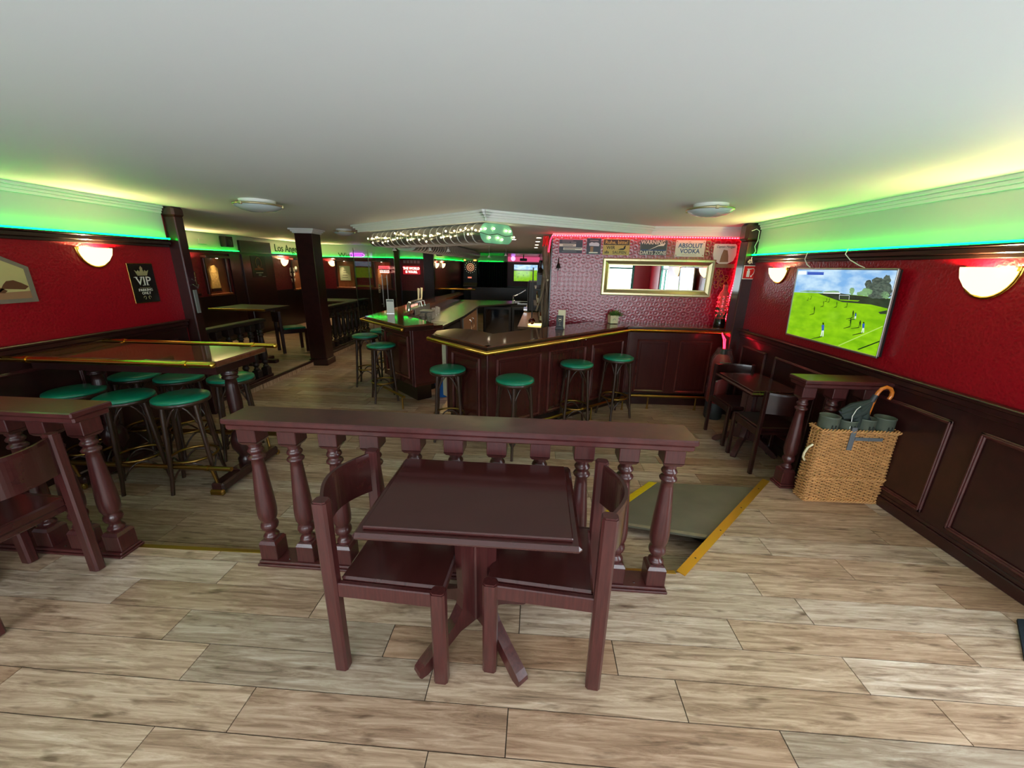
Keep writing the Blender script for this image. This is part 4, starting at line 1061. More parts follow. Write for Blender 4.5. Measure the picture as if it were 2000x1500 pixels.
for k, (dx, tw, r) in enumerate(((0, 0, .045), (.03, 1.5, .03), (-.02, 3, .032), (.015, 4.4, .026))):
    mb.tube([(dx+.025*math.sin(tw+z*4), .03*math.cos(tw+z*5)+.02, z) for z in [.0+.1*i for i in range(14)]], [r*(.75+.35*math.sin(2+z*.5+k)) for z in range(14)], 8)
mb.tube([(-.02, -.02, .75), (-.06, -.05, .5), (-.13, -.10, .28)], [.022, .018, .012], 7)
mb.build('stem', DRM, DWD)
P('hanging_glass', REDP, DWD, *[('tube', ([(-.07+.02*i, -.03, 1.18+.02*(i % 2)), (-.06+.02*i, -.04, 1.32)], .009, 6)) for i in range(4)])
P('pale_knob', CREAM, DWD, ('ball', ((.02, -.05, .72), .018)))
YT = thing('light_tube', 'yellow glowing light tube lying on the back counter', 'lamp', (.14, 6.1, .752))
P('tube', NEONY, YT, ('tube', ([(.12, .06, .012), (-.10, .10, .012), (-.14, .16, .012), (-.1, .2, .012), (.1, .24, .012)], .011, 8)), ('tube', ([(.14, .08, .01), (.14, .08, .14)], .008, 6)))
tag(MB().lathe([(.02, 0), (.05, .03), (.055, .07), (.035, .10), (.0, .11)], 14, 0, TR(.05, 6.32, .75)).build('candle_bowl', plain('dark_red_glass', C(70, 14, 14), .15, coat=.6)), 'dark red bowl beside the yellow light tube', 'bowl')
CM = thing('coffee_machine', 'tall black machine standing on the back counter', 'coffee machine', (.1, 8.4, .75))
P('body', BLACK, CM, BX(-.13, .2, -.3, .3, .02, .62, .02)); P('side_plate', DGREY, CM, BX(-.14, -.125, -.32, -.27, .0, .62, .004)); P('drip_tray', CHROME, CM, BX(-.22, -.13, -.2, .2, .02, .06, .006))
P('display', NEONP, CM, BX(-.136, -.13, -.1, .0, .45, .6))
# ================================================================== WALL THINGS, LIGHTS, FAR ROOM
# ---------------------------------------------------------------- sconces
def sconce(label, loc, rz, r=.125, power=1):
    t = thing('wall_sconce', label, 'wall lamp', loc, rz, 'half-bowl wall sconces')
    pr = [(.0, -.145), (.045, -.135), (.085, -.10), (.112, -.055), (.122, -.012), (.123, 0), (.117, 0), (.105, -.055), (.08, -.095), (.04, -.125), (0, -.133)]
    k = r/.123
    P('glass_bowl', LAMPW, t, ('lathe', ([(a*k, z*k) for a, z in pr], 18), dict(caps=False, arc=(PI, 2*PI), sy=.85)))
    mb = MB(); n = 14
    pts = [((r+.008)*math.cos(PI+PI*i/n), -.004, -.152*k*math.sin(PI*i/n)) for i in range(n+1)]
    mb.tube(pts, .010, 6); mb.build('metal_frame', BRASS, t)
    P('back_plate', BRASS_D, t, BX(-.05, .05, -.006, 0, -.09, -.005, .003))
    ld = bpy.data.lights.new('lamp_bulb', 'POINT'); ld.energy = 26*power; ld.color = (1, .66, .3); ld.shadow_soft_size = .02
    lo = bpy.data.objects.new('lamp_bulb', ld); col.objects.link(lo); lo.parent = t; lo.location = (0, -.06*k, -.03)
    for sx in (-1, 1): P('clip', BRASS, t, BX(sx*r-.012, sx*r+.012, -.02, 0, -.02, .006, .003))
    return t
sconce('glowing half-bowl sconce at the right picture edge on the red wall', (XR, 2.46, 1.70), -PI/2, .14)
sconce('glowing half-bowl sconce between the post and the screen on the red wall', (XR, 4.44, 1.69), -PI/2, .125)
sconce('glowing half-bowl sconce on the left red wall beside the black sign', (XL, 3.53, 1.735), PI/2, .135)
sconce('glowing sconce in the side room right behind the left post', (XI, 7.46, 1.66), PI/2, .16, 2.2)
sconce('glowing sconce below the city name lettering', (XI, 10.75, 1.70), PI/2, .14, 2)
sconce('glowing sconce on the back wall right of the square column', (-6.22, YBK, 1.68), 0, .12, 1.6)
sconce('left lamp of the lit sconce pair on the far left wall', (XSW, 12.75, 1.70), PI/2, .13, 1.6)
sconce('right lamp of the lit sconce pair on the far left wall', (XSW, 13.7, 1.70), PI/2, .13, 1.6)

# ---------------------------------------------------------------- ceiling lamps
def ceiling_lamp(label, loc, r=.19):
    t = thing('ceiling_lamp', label, 'ceiling lamp', loc, 0, 'dome ceiling lamps')
    P('mount', WHITE, t, ('lathe', ([(r*.72, -.03), (r*.74, 0)], 28)))
    P('metal_ring', GOLD, t, ('lathe', ([(r*.96, -.05), (r, -.046), (r, -.036), (r*.86, -.03), (r*.7, -.03)], 28), dict(caps=False)))
    P('glass_dome', MILK, t, ('lathe', ([(r*.97, -.048), (r*.9, -.062), (r*.7, -.082), (r*.4, -.096), (0, -.102)], 28), dict(caps=False)))
    for i in range(3):
        a = .4+2*PI*i/3
        P('clip', GOLD, t, BX(r*.95, r*1.04, -.014, .014, -.058, -.03, .004, 0, RZ(a)))
    return t
ceiling_lamp('unlit frosted dome ceiling lamp above the high table side', (-2.56, 3.84, ZC), .205)
ceiling_lamp('unlit frosted dome ceiling lamp near the mirror wall', (1.52, 3.68, ZC), .19)
ceiling_lamp('small distant dome ceiling lamp right of the square column', (-3.15, 6.85, ZC), .17)

# ---------------------------------------------------------------- column
CO = thing('square_column', 'square dark wooden column with a white capital beside the side room', 'column', (-3.86, 6.98, ZF), math.radians(2), kind='structure')
hc = ZC-ZF
P('shaft', DARK, CO, BX(-.15, .15, -.15, .15, .12, hc-.07, .008))
P('plinth', DARK, CO, BX(-.17, .17, -.17, .17, 0, .12, .01))
P('capital', WHITE, CO, BX(-.17, .17, -.17, .17, hc-.075, hc-.05, .004), BX(-.19, .19, -.19, .19, hc-.05, hc-.025, .004), BX(-.215, .215, -.215, .215, hc-.025, hc, .004))

# ---------------------------------------------------------------- television
import numpy as np
def homography(src, dst):
    Am = []; bm = []
    for (x, y), (u, v) in zip(src, dst):
        Am.append([x, y, 1, 0, 0, 0, -u*x, -u*y]); bm.append(u); Am.append([0, 0, 0, x, y, 1, -v*x, -v*y]); bm.append(v)
    hh = np.linalg.solve(np.array(Am, float), np.array(bm, float))
    return lambda p: ((hh[0]*p[0]+hh[1]*p[1]+hh[2])/(hh[6]*p[0]+hh[7]*p[1]+1), (hh[3]*p[0]+hh[4]*p[1]+hh[5])/(hh[6]*p[0]+hh[7]*p[1]+1))
def screen_mat(name, c, var=.0, scale=6, s=1.0):
    m, t, b = newmat(name)
    b.inputs['Base Color'].default_value = (.01, .01, .01, 1); b.inputs['Roughness'].default_value = .08
    nz = t.nodes.new('ShaderNodeTexNoise'); tc = t.nodes.new('ShaderNodeTexCoord'); mp = t.nodes.new('ShaderNodeMapping'); mp.inputs['Scale'].default_value = (1, 1, 2.5)
    nz.inputs['Scale'].default_value = scale; nz.inputs['Detail'].default_value = 4
    t.links.new(tc.outputs['Object'], mp.inputs[0]); t.links.new(mp.outputs[0], nz.inputs['Vector'])
    rp = t.nodes.new('ShaderNodeValToRGB'); rp.color_ramp.elements[0].position = .35; rp.color_ramp.elements[1].position = .65
    if isinstance(var, tuple): a, bb = c, var
    else: a, bb = tuple(x*(1-var) for x in c[:3])+(1,), tuple(x*(1+var) for x in c[:3])+(1,)
    rp.color_ramp.elements[0].color = a; rp.color_ramp.elements[1].color = bb
    t.links.new(nz.outputs['Fac'], rp.inputs[0]); t.links.new(rp.outputs[0], b.inputs['Emission Color']); b.inputs['Emission Strength'].default_value = s
    return m
SCR = [screen_mat('picture_sky', C(120, 172, 222), C(196, 224, 240), 5), screen_mat('picture_grass', C(112, 172, 10), C(140, 198, 18), 7), screen_mat('picture_shade', C(44, 58, 40), .3, 12),
       screen_mat('picture_trees', C(56, 68, 62), C(92, 106, 92), 40), screen_mat('picture_white', C(232, 240, 240), 0), screen_mat('picture_blue', C(40, 84, 178), 0), screen_mat('picture_dark', C(24, 50, 14), 0), screen_mat('picture_line', C(170, 214, 90), 0), screen_mat('picture_pale_green', C(120, 160, 110), .2, 20)]
def football_picture(mb, W, Hh, yb, detail=True):
    Hm = homography([(195, 115), (1735, 105), (1370, 1460), (15, 1105)], [(0, 1), (1, 1), (1, 0), (0, 0)])
    def quad(pts, m, lv):
        q = [Hm(p) for p in pts]; q = [(min(1, max(0, u)), min(1, max(0, v))) for u, v in q]
        v3 = [((u-.5)*W, yb-.0003*lv, v*Hh) for u, v in q]
        a = sum(v3[i][0]*v3[(i+1) % len(v3)][2]-v3[(i+1) % len(v3)][0]*v3[i][2] for i in range(len(v3)))
        mb.poly(v3 if a > 0 else v3[::-1], m)
    quad([(195, 115), (1735, 105), (1640, 555), (900, 490), (110, 470)], 0, 0)
    quad([(110, 470), (900, 490), (1640, 555), (1370, 1460), (15, 1105)], 1, 0)
    quad([(490, 488), (830, 480), (1000, 505), (1622, 560), (1565, 715), (1300, 652), (860, 618)], 2, 1)
    quad([(820, 578), (1130, 590), (1100, 606), (820, 592)], 1, 2)
    quad([(1410, 770), (1550, 740), (1535, 800), (1440, 800)], 2, 1)
    def blob(cx, cy, rx, ry, m, lv, n=14, seed=0):
        rg = random.Random(seed+int(cx)); quad([(cx+rx*(.75+.35*rg.random())*math.cos(2*PI*k/n), cy+ry*(.75+.35*rg.random())*math.sin(2*PI*k/n)) for k in range(n)], m, lv)
    for cx, cy, rx, ry, m in ((1240, 450, 90, 70, 8), (1420, 500, 190, 70, 3), (1520, 500, 80, 60, 8), (1270, 330, 60, 85, 3), (1420, 300, 110, 90, 3), (1440, 440, 110, 120, 3), (1560, 260, 60, 90, 3), (1590, 400, 50, 90, 3), (1520, 350, 90, 120, 3), (1340, 400, 70, 90, 3), (1010, 440, 40, 60, 8), (1180, 480, 120, 40, 8), (700, 462, 140, 22, 8), (400, 455, 180, 16, 8)):
        blob(cx, cy, rx, ry, m, 2)
    quad([(200, 138), (322, 136), (316, 194), (188, 196)], 4, 3); quad([(335, 152), (585, 150), (580, 196), (330, 196)], 5, 3)
    quad([(570, 468), (830, 470), (830, 490), (570, 486)], 4, 2)
    for a, b in (((815, 505), (812, 580)), ((968, 510), (960, 580)), ((815, 505), (968, 510))):
        dx, dy = (5, 0) if abs(a[0]-b[0]) < 30 else (0, 6)
        quad([a, (a[0]+dx, a[1]+dy), (b[0]+dx, b[1]+dy), b], 4, 3)
    quad([(785, 1292), (1478, 985), (1482, 998), (800, 1302)], 7, 3); quad([(1075, 1352), (1425, 1218), (1420, 1240), (1100, 1362)], 6, 3)
    PLY = [(435, 690, 800, 6, 18), (575, 605, 680, 6, 12), (625, 560, 605, 6, 10), (665, 560, 612, 6, 10), (778, 612, 690, 6, 12), (935, 625, 690, 6, 12), (1025, 750, 860, 6, 26), (1062, 780, 880, 5, 26), (985, 870, 1000, 6, 26), (1130, 905, 1010, 6, 34), (1180, 925, 1095, 5, 40), (560, 940, 1155, 5, 44), (345, 550, 590, 6, 7), (388, 525, 570, 6, 7)]
    for x, y0, y1, m, w in PLY:
        hgt = y1-y0
        quad([(x-w*.15, y0), (x+w*.35, y0), (x+w*.4, y0+hgt*.16), (x-w*.12, y0+hgt*.16)], 6, 4)
        quad([(x-w*.4, y0+hgt*.18), (x+w*.5, y0+hgt*.16), (x+w*.3, y0+hgt*.58), (x-w*.4, y0+hgt*.6)], m, 4)
        quad([(x-w*.4, y0+hgt*.58), (x-w*.1, y0+hgt*.58), (x-w*.6, y1), (x-w*.85, y1)], 6 if m == 6 else 4, 4)
        quad([(x-w*.05, y0+hgt*.58), (x+w*.3, y0+hgt*.56), (x+w*.1, y1), (x-w*.15, y1)], 6 if m == 6 else 4, 4)
        quad([(x-w*.7, y1-4), (x-w*.2, y1+8), (x-w*4.2, y1+hgt*.25), (x-w*4.4, y1+hgt*.2)], 6, 3)
TV = thing('television', 'large flat television showing a football match on the right red wall', 'television', (2.632, 3.502, 1.045), -PI/2, rx=math.radians(2.5))
W_, H_ = 1.085, .648
P('housing', BLACK, TV, BX(-W_/2+.01, W_/2-.01, -.012, .02, .01, H_-.01))
P('bezel', plain('silver_bezel', C(170, 166, 160), .3, .8), TV, BX(-W_/2, W_/2, -.022, -.004, H_-.012, H_, .003), BX(-W_/2, W_/2, -.022, -.004, 0, .016, .003), BX(-W_/2, -W_/2+.01, -.022, -.004, 0, H_, .003), BX(W_/2-.01, W_/2, -.022, -.004, 0, H_, .003))
mb = MB(); football_picture(mb, W_-.02, H_-.03, -.0145)
for i, v in enumerate(mb.v): mb.v[i] = (v[0], v[1], v[2]+.016)
mb.build('screen', SCR, TV)
P('wall_bracket', BLACK, TV, BX(-.2, .2, .018, .032, .2, .45))
def cable(label, pts, mat=CORD_W, r=.004):
    return tag(MB().tube(pts, r, 6).build('cable', mat), label, 'cable')
cable('white cable hanging from the ledge to the left part of the television', [(2.585, 3.95, 1.83), (2.58, 3.96, 1.77), (2.60, 3.94, 1.72), (2.605, 3.90, 1.70)])
cable('white cable curving from the ledge down to the middle of the television', [(2.585, 3.47, 1.845), (2.57, 3.465, 1.80), (2.585, 3.42, 1.755), (2.60, 3.34, 1.715), (2.605, 3.28, 1.695)])
cable('white cable looping down the post beside the green lit band', [(2.55, 4.94, 2.10), (2.60, 4.935, 2.12), (2.635, 4.935, 2.10), (2.635, 4.93, 2.0), (2.61, 4.925, 1.93), (2.63, 4.925, 1.88), (2.60, 4.93, 1.80), (2.62, 4.93, 1.74)])
cable('dark cable lying on the panelling beside the right post', [(2.63, 5.10, .93), (2.66, 4.93, .95), (2.655, 4.8, .975)], CORD_K, .006)
PSW = thing('plug_adapter', 'small white plug adapter hanging on the right post', 'adapter', (2.585, 4.935, 1.76), 0, ry=math.radians(40))
P('body', CREAM, PSW, BX(-.02, .02, -.02, 0, -.02, .02, .003)); P('face', GREY, PSW, BX(-.011, .011, -.022, -.02, -.011, .011))

# ---------------------------------------------------------------- safety sign on the post
FS = thing('safety_sign', 'red and white fire extinguisher sign on the right post', 'sign', (2.622, 4.945, 1.56))
P('plate', WHITE, FS, BX(-.085, .085, -.004, 0, 0, .158, .001))
P('red_field', REDP, FS, BX(-.077, .077, -.0052, -.004, .008, .15))
mb = MB(); y = -.0058
mb.box(-.04, -.005, y, -.0052, .025, .095, 0, .0); mb.box(-.033, -.012, y, -.0052, .095, .112); mb.box(-.04, .01, y, -.0052, .112, .122)
mb.tube([(-.005, y, .118), (.03, y, .125), (.045, y, .105), (.04, y, .07), (.02, y, .04)], .004, 5); mb.box(.008, .024, y, -.0052, .025, .045)
mb.build('pictogram', WHITE, FS)

# ---------------------------------------------------------------- signs on the mirror wall
def plate(label, u0, z1, u1, z0, mat, edge=None, cat='sign', name='tin_sign', Y=YM, d=.006):
    t = thing(name, label, cat, ((u0+u1)/2, Y, z0))
    w, h = u1-u0, z1-z0
    P('plate', edge or mat, t, BX(-w/2, w/2, -d, 0, 0, h, .001))
    P('face', mat, t, BX(-w/2+.008, w/2-.008, -d-.0012, -d, .008, h-.008))
    t['w'] = w; return t, w, h, -d-.0016
INK = plain('ink_black', C(34, 34, 36), .5); INKB = plain('ink_blue', C(52, 84, 136), .5); PAPER = plain('paper', C(228, 226, 210), .5); SAND = plain('sign_yellow', C(200, 178, 96), .5); PINKED = plain('pink_edge', C(220, 120, 150), .5); TAN = plain('sign_tan', C(150, 118, 84), .5)
t, w, h, y = plate('dark sign with pale text bars, leftmost on the mirror wall', .372, 2.023, .707, 1.83, plain('slate_sign', C(52, 58, 68), .4), PINKED)
P('text_bars', PAPER, t, BX(-w/2+.01, .07, y, y+.0006, h*.50, h*.68), BX(-.1, w/2-.01, y, y+.0006, h*.26, h*.43))
P('text_lines', GREY, t, *[BX(-.12, -.12+l, y, y+.0006, z, z+.008) for l, z in ((.15, h*.86), (.10, h*.76), (.2, h*.12))], BX(.0, .07, y-.0003, y, h*.74, h*.81))
P('text_lines', INK, t, *[BX(a, b, y-.0004, y, z, z+.006) for a, b, z in ((-.11, .05, h*.6), (-.11, .03, h*.54), (-.09, .14, h*.36), (-.09, .06, h*.3))])
t, w, h, y = plate('small dark beer sign with a foaming mug, second from the left', .754, 2.036, .943, 1.83, plain('beer_sign_dark', C(40, 44, 58), .35))
P('foam', plain('foam', C(196, 214, 226), .5), t, ('prism', ([(-.06, .11), (.07, .105), (.075, .13), (.06, .15), (.03, .155), (0, .15), (-.03, .158), (-.065, .14)], 0, .0006, 0, TR(0, y, 0) @ Matrix.Rotation(PI/2, 4, 'X'))))
P('mug', TAN, t, BX(-.045, -.005, y, y+.0006, .03, .10)); P('mug_base', PAPER, t, BX(-.06, .06, y, y+.0006, .014, .03)); P('script_line', GREY, t, BX(-.055, .06, y, y+.0006, .172, .186))
t, w, h, y = plate('yellow and black sign reading Ruhe, bitte! wir saufen', .975, 2.034, 1.33, 1.826, SAND)
P('header', plain('header_dark', C(58, 50, 38), .5), t, BX(-w/2+.008, w/2-.008, y, y+.0006, h*.62, h-.008))
text('Ruhe, bitte!', .066, SAND, t, 0, y-.0004, h*.78, bold=.012, sx=.98)
text('WIR', .06, INK, t, -.075, y, h*.45, bold=.015); text('SAUFEN', .052, INK, t, .045, y, h*.16, bold=.012)
P('pictogram', INK, t, ('prism', ([(.02, .068), (.1, .068), (.12, .085), (.12, .11), (.105, .11), (.1, .09), (.06, .085)], 0, .0006, 0, TR(0, y, 0) @ Matrix.Rotation(PI/2, 4, 'X'))), ('tube', ([(.1, y, .095), (.12, y, .12)], .008, 5)))
P('pictogram', INK, t, *[BX(-.15+.02*i, -.137+.02*i, y, y+.0006, .018, .045+.012*(i % 2)) for i in range(3)])
t, w, h, y = plate('dark grey sign reading warning darts zone with a feathered dart', 1.473, 2.029, 1.823, 1.834, plain('darts_sign', C(66, 70, 70), .4), GREY)
text('WARNING', .072, PAPER, t, -.01, y, h*.82, bold=.015, sx=.9); text('DARTS ZONE', .066, PAPER, t, 0, y, h*.15, bold=.015, sx=.86)
P('dart', PAPER, t, ('prism', ([(-.08, .055), (.06, .115), (.13, .12), (.15, .15), (.10, .145), (.04, .118)], 0, .0006, 0, TR(0, y, 0) @ Matrix.Rotation(PI/2, 4, 'X'))))
P('blue_bar', INKB, t, BX(-.16, .16, y+.0003, y+.0008, h*.30, h*.36))
t, w, h, y = plate('off-white sign with blue lettering ABSOLUT VODKA', 1.946, 2.031, 2.323, 1.823, PAPER)
text('ABSOLUT', .078, INKB, t, 0, y, h*.66, bold=.02, sx=.92); text('VODKA', .078, INKB, t, 0, y, h*.33, bold=.02, sx=.92)
P('rust_spots', TAN, t, BX(-.03, .0, y, y+.0006, h*.88, h*.91), BX(-.1, .09, y, y+.0006, h*.11, h*.125), *[BX(a, a+.015, y, y+.0006, b, b+.012) for a, b in ((-.18, .01), (.165, .012), (-.182, .185), (.16, .18))])
t = thing('tin_sign', 'cream shield-shaped sign with script lettering, rightmost on the mirror wall', 'sign', (2.60, YM, 1.69))
sh = [(-.14, .30), (.12, .30), (.14, .28), (.145, .16), (.12, .09), (.05, .05), (-.05, .05), (-.12, .09), (-.145, .16), (-.15, .28)]
P('shield', PAPER, t, ('prism', (sh, 0, .006, 0, Matrix.Rotation(PI/2, 4, 'X'))))
P('banner', TAN, t, BX(-.16, .15, -.007, 0, 0, .05, .002))
text('Captain Morgan', .042, INK, t, 0, -.0066, .265, shear=.25, sx=.85)
P('brown_field', TAN, t, ('prism', ([(-.05, .07), (.06, .075), (.05, .15), (.03, .22), (-.02, .23), (-.04, .15)], 0, .0008, 0, TR(0, -.0062, 0) @ Matrix.Rotation(PI/2, 4, 'X'))))
OR = thing('wall_ornament', 'pierced golden ornament on the wall right of the mirror', 'decoration', (2.60, YM, 1.42))
mb = MB(); rg = random.Random(8)
for k in range(14):
    cx, cz, r = rg.uniform(-.075, .075), rg.uniform(.02, .23), rg.uniform(.018, .035)
    mb.tube([(cx+r*math.cos(a), -.008, cz+r*math.sin(a)) for a in [2*PI*i/8 for i in range(8)]], .004, 5, True)
mb.build('scrollwork', plain('copper_gilt', C(190, 120, 60), .35, .6), OR)
BELL = thing('wall_bell', 'small dark bell with a pull rope at the left end of the mirror wall', 'bell', (.385, YM, 1.58))
P('bell_cup', BLACK, BELL, ('lathe', ([(.032, 0), (.03, .01), (.02, .045), (.012, .07), (0, .075)], 14, 0, TR(0, -.045, .06))))
P('bracket', BLACK, BELL, ('tube', ([(0, 0, .19), (0, -.03, .18), (0, -.045, .135)], .007, 6)), BX(-.008, .008, -.006, 0, .1, .2, .002))
P('clapper', BLACK, BELL, ('tube', ([(0, -.045, .07), (0, -.045, .03)], .008, 6))); P('pull_rope', PINKED, BELL, ('tube', ([(0, -.045, .03), (-.005, -.045, -.17)], .005, 6)))

# ---------------------------------------------------------------- mirror
MI = thing('wall_mirror', 'wide champagne-gold framed mirror on the red mirror wall', 'mirror', (1.737, YM, 1.292), 0)
mw, mh = 1.475, .497
mb = MB()
def frame_ring(mb, prof):
    """prof: list of (inset, depth)"""
    rings = [[(-mw/2+i, -d_, i), (mw/2-i, -d_, i), (mw/2-i, -d_, mh-i), (-mw/2+i, -d_, mh-i)] for i, d_ in prof]
    vs = [p for r in rings for p in r]
    fs = [[k*4+j, k*4+(j+1) % 4, (k+1)*4+(j+1) % 4, (k+1)*4+j] for k in range(len(rings)-1) for j in range(4)]
    mb.add(vs, fs)
frame_ring(mb, [(0, 0), (0, .03), (.012, .036), (.035, .036), (.04, .03), (.075, .012), (.08, .016), (.092, .016), (.095, .006)])
mb.build('frame', GOLD, MI)
P('frame_joint', BRASS_D, MI, *[BX(x, x+.002, -.0365, -.03, mh-.036, mh-.001) for x in (-.55, -.25, .05, .35, .6)], *[BX(x, x+.002, -.0365, -.03, .001, .036) for x in (-.5, -.2, .2, .5)])
P('glass', MIRROR, MI, BX(-mw/2+.094, mw/2-.094, -.008, -.002, .094, mh-.094))

# ---------------------------------------------------------------- red rope light
RL = thing('rope_light', 'red dotted rope light framing the top and right of the mirror wall', 'light strip', (0, 0, 0))
pts = [(.29, YM-.03, 2.066), (1.5, YM-.03, 2.063), (2.755, YM-.03, 2.06), (2.765, YM-.03, 2.0), (2.74, YM-.03, 1.5), (2.70, YM-.05, 1.2), (2.66, 5.45, 1.0)]
P('tube', LEDR, RL, ('tube', (pts, .007, 6)))
mb = MB()
for i in range(len(pts)-1):
    a, b = Vector(pts[i]), Vector(pts[i+1]); L = (b-a).length; n = max(1, int(L/.033))
    for k in range(n): mb.ball(tuple(a+(b-a)*k/n+Vector((0, -.006, 0))), .0085, 6, 4)
mb.build('light_dots', emis('red_led_core', (1, .22, .28, 1), 3), RL)
P('side_tube', LEDR, RL, ('tube', ([(.285, YM-.03, 2.06), (.26, 5.60, 2.0), (.24, 5.75, 1.86)], .009, 6)))
P('lower_tail', LEDR, RL, ('tube', ([(2.50, 5.10, .88), (2.46, 4.95, .82), (2.43, 4.84, .70)], .008, 6)), ('tube', ([(2.515, 5.12, .865), (2.47, 4.93, .83), (2.44, 4.84, .70)], .006, 6)))

# everything fixed to the mirror wall follows that wall's slight turn
for o in list(scene.objects):
    if o.parent or o is WM: continue
    if o.type == 'EMPTY' and abs(o.location.y-YM) < 1e-4 and o.location.x > .3:
        d = Vector((o.location.x, o.location.y, o.location.z-CAM_H)); nrm = Vector((-math.sin(MA), math.cos(MA), 0))
        k = MPIV.dot(nrm)/d.dot(nrm)
        o.location = d*k+Vector((0, 0, CAM_H)); o.rotation_euler.z += MA
for ch in RL.children:
    if ch.name.startswith(('tube', 'light_dots', 'side_tube')):
        for v in ch.data.vertices:
            q = v.co.copy(); t_ = q.x-MPIV.x; e_ = q.y-YM
            v.co = (MPIV.x+t_*math.cos(MA)-e_*math.sin(MA), YM+t_*math.sin(MA)+e_*math.cos(MA), q.z)

# ---------------------------------------------------------------- ducts and string lights
DUCTM = plain('galvanised_duct', C(168, 166, 160), .3, .85, noise=.12, nscale=9)
MINT = plain('mint_end_cap', C(122, 196, 164), .45)
def duct(label, p, q, w, h, zc, step, capmat=None):
    t = thing('ventilation_duct', label, 'duct', (p[0], p[1], zc))
    d = Vector((q[0]-p[0], q[1]-p[1], 0)); L = d.length; d.normalize(); n = Vector((d.y, -d.x, 0))
    def ring(s, k=1):
        r = h/2*k; out = []
        for i in range(24):
            a = 2*PI*i/24; cx = math.cos(a)*r; cz = math.sin(a)*r
            sx = (w/2-h/2)*(1 if cx > 1e-9 else -1 if cx < -1e-9 else 0)
            out.append(d*s+n*(cx+sx)+Vector((0, 0, cz)))
        return out
    mb = MB(); a, b = ring(0), ring(L)
    mb.add(a+b, [[i, (i+1) % 24, 24+(i+1) % 24, 24+i] for i in range(24)], 0, True)
    mb.build('duct_body', DUCTM, t)
    mb = MB(); s = step
    while s < L-.02:
        r1, r2, r3 = ring(s-.007, 1.0), ring(s, 1.07), ring(s+.007, 1.0)
        mb.add(r1+r2+r3, [[k*24+i, k*24+(i+1) % 24, (k+1)*24+(i+1) % 24, (k+1)*24+i] for k in range(2) for i in range(24)], 0, True); s += step
    mb.build('spiral_seams', plain('duct_seam', C(226, 224, 216), .35, .3), t)
    mb = MB(); c1 = ring(-.006, 1.04); c2 = ring(.05, 1.04)
    mb.add(c1+c2, [[i, (i+1) % 24, 24+(i+1) % 24, 24+i] for i in range(24)]); mb.build('collar', DUCTM, t)
    MB().poly([v for v in c1][::-1]).build('end_cap', capmat or DUCTM, t)
    return t, d, n, L
T1, dd_, nn_, LL_ = duct('oval metal duct hung with string lights under the lowered ceiling', (-.385, 4.58), (-2.22, 6.17), .50, .20, 1.99, .13, MINT)
duct('second spiral metal duct running back above the left bar section', (-2.0, 6.5), (-1.72, 12.5), .36, .22, 1.97, .16)
SL = thing('string_lights', 'string of warm bulbs draped along the oval duct and its green end', 'string lights', (-.385, 4.58, 1.99))
pts = []; rg = random.Random(21)
sd = nn_ if nn_.y < 0 else -nn_            # duct side facing the viewer
sd = sd
for i in range(34):
    s_ = .02+(LL_-.05)*i/33; z = .012*math.sin(i*.9)+.02*math.sin(i*.37)
    pts.append(dd_*s_+sd*.262+Vector((0, 0, z-.005)))
P('wire', CORD_K, SL, ('tube', (pts, .0035, 5)))
cap = [-dd_*.012+sd*(.255-.51*i/8)+Vector((0, 0, .0-.02*math.sin(PI*i/4)**2)) for i in range(9)]
P('wire', CORD_K, SL, ('tube', ([pts[0]]+cap, .0035, 5)))
bm = MB().ball((0, 0, 0), .0105, 8, 6).mesh('bulb', BULB)
bs = [p+sd*.012+Vector((rg.uniform(-.02, .02), 0, rg.choice((-.035, .03, .025)))) for p in pts]+[c_-dd_*.012+Vector((0, 0, zz)) for c_, zz in zip(cap, (.03, .05, -.025, .06, -.04, -.045, .06, .05, -.02))]
for p in bs:
    o = bpy.data.objects.new('bulb', bm); col.objects.link(o); o.parent = SL; o.location = p
# track spots
for i, (p, lab) in enumerate(zip([(-2.09, 7.0, 1.93), (-1.74, 7.0, 1.88), (-1.42, 7.0, 1.87), (-2.36, 7.0, 1.87), (-.55, 9.0, 1.868), (-.92, 9.0, 1.83)],
        ['small white spotlight hanging below the duct, left of centre', 'small white spotlight hanging below the duct, centre', 'small white spotlight at the right end of the duct track', 'small white spotlight half hidden under the duct, leftmost', 'small white spotlight above the black curtain, right one', 'small white spotlight above the black curtain, left one'])):
    t = thing('spotlight', lab, 'spotlight', p, 0, 'small ceiling spotlights')
    P('shade', WHITE, t, ('lathe', ([(.012, .05), (.02, .03), (.04, 0), (.036, 0), (.015, .03)], 12), dict(caps=False)))
    P('lens', SPOTW, t, ('lathe', ([(0, .004), (.034, .004)], 12), dict(caps=False)))
    P('stem', CHROME, t, ('tube', ([(0, 0, .04), (0, 0, ZSOF-p[2])], .006, 6)))
    lamp_beam(t, (0, 0, -.004), 30, 130)

# ---------------------------------------------------------------- left wall things
VS = thing('tin_sign', 'black VIP parking only sign with a crown on the left red wall', 'sign', (XL, 3.925, 1.215), PI/2)
P('plate', BRASS_D, VS, BX(-.135, .135, -.006, 0, 0, .39, .002)); P('face', plain('vip_black', C(28, 24, 16), .25, coat=.4), VS, BX(-.13, .13, -.0075, -.006, .006, .384))
y = -.008; PALE = plain('silver_print', C(214, 212, 206), .4); PGOLD = plain('dull_gold_print', C(150, 142, 104), .45)
cr = [(-.075, .325), (-.05, .27), (.05, .27), (.075, .325), (.05, .31), (.035, .325), (.022, .305), (.012, .335), (.018, .34), (0, .365), (-.018, .34), (-.012, .335), (-.022, .305), (-.035, .325), (-.05, .31)]
P('crown', PGOLD, VS, ('prism', (cr, 0, .0006, 0, TR(0, y, 0) @ Matrix.Rotation(PI/2, 4, 'X'))))
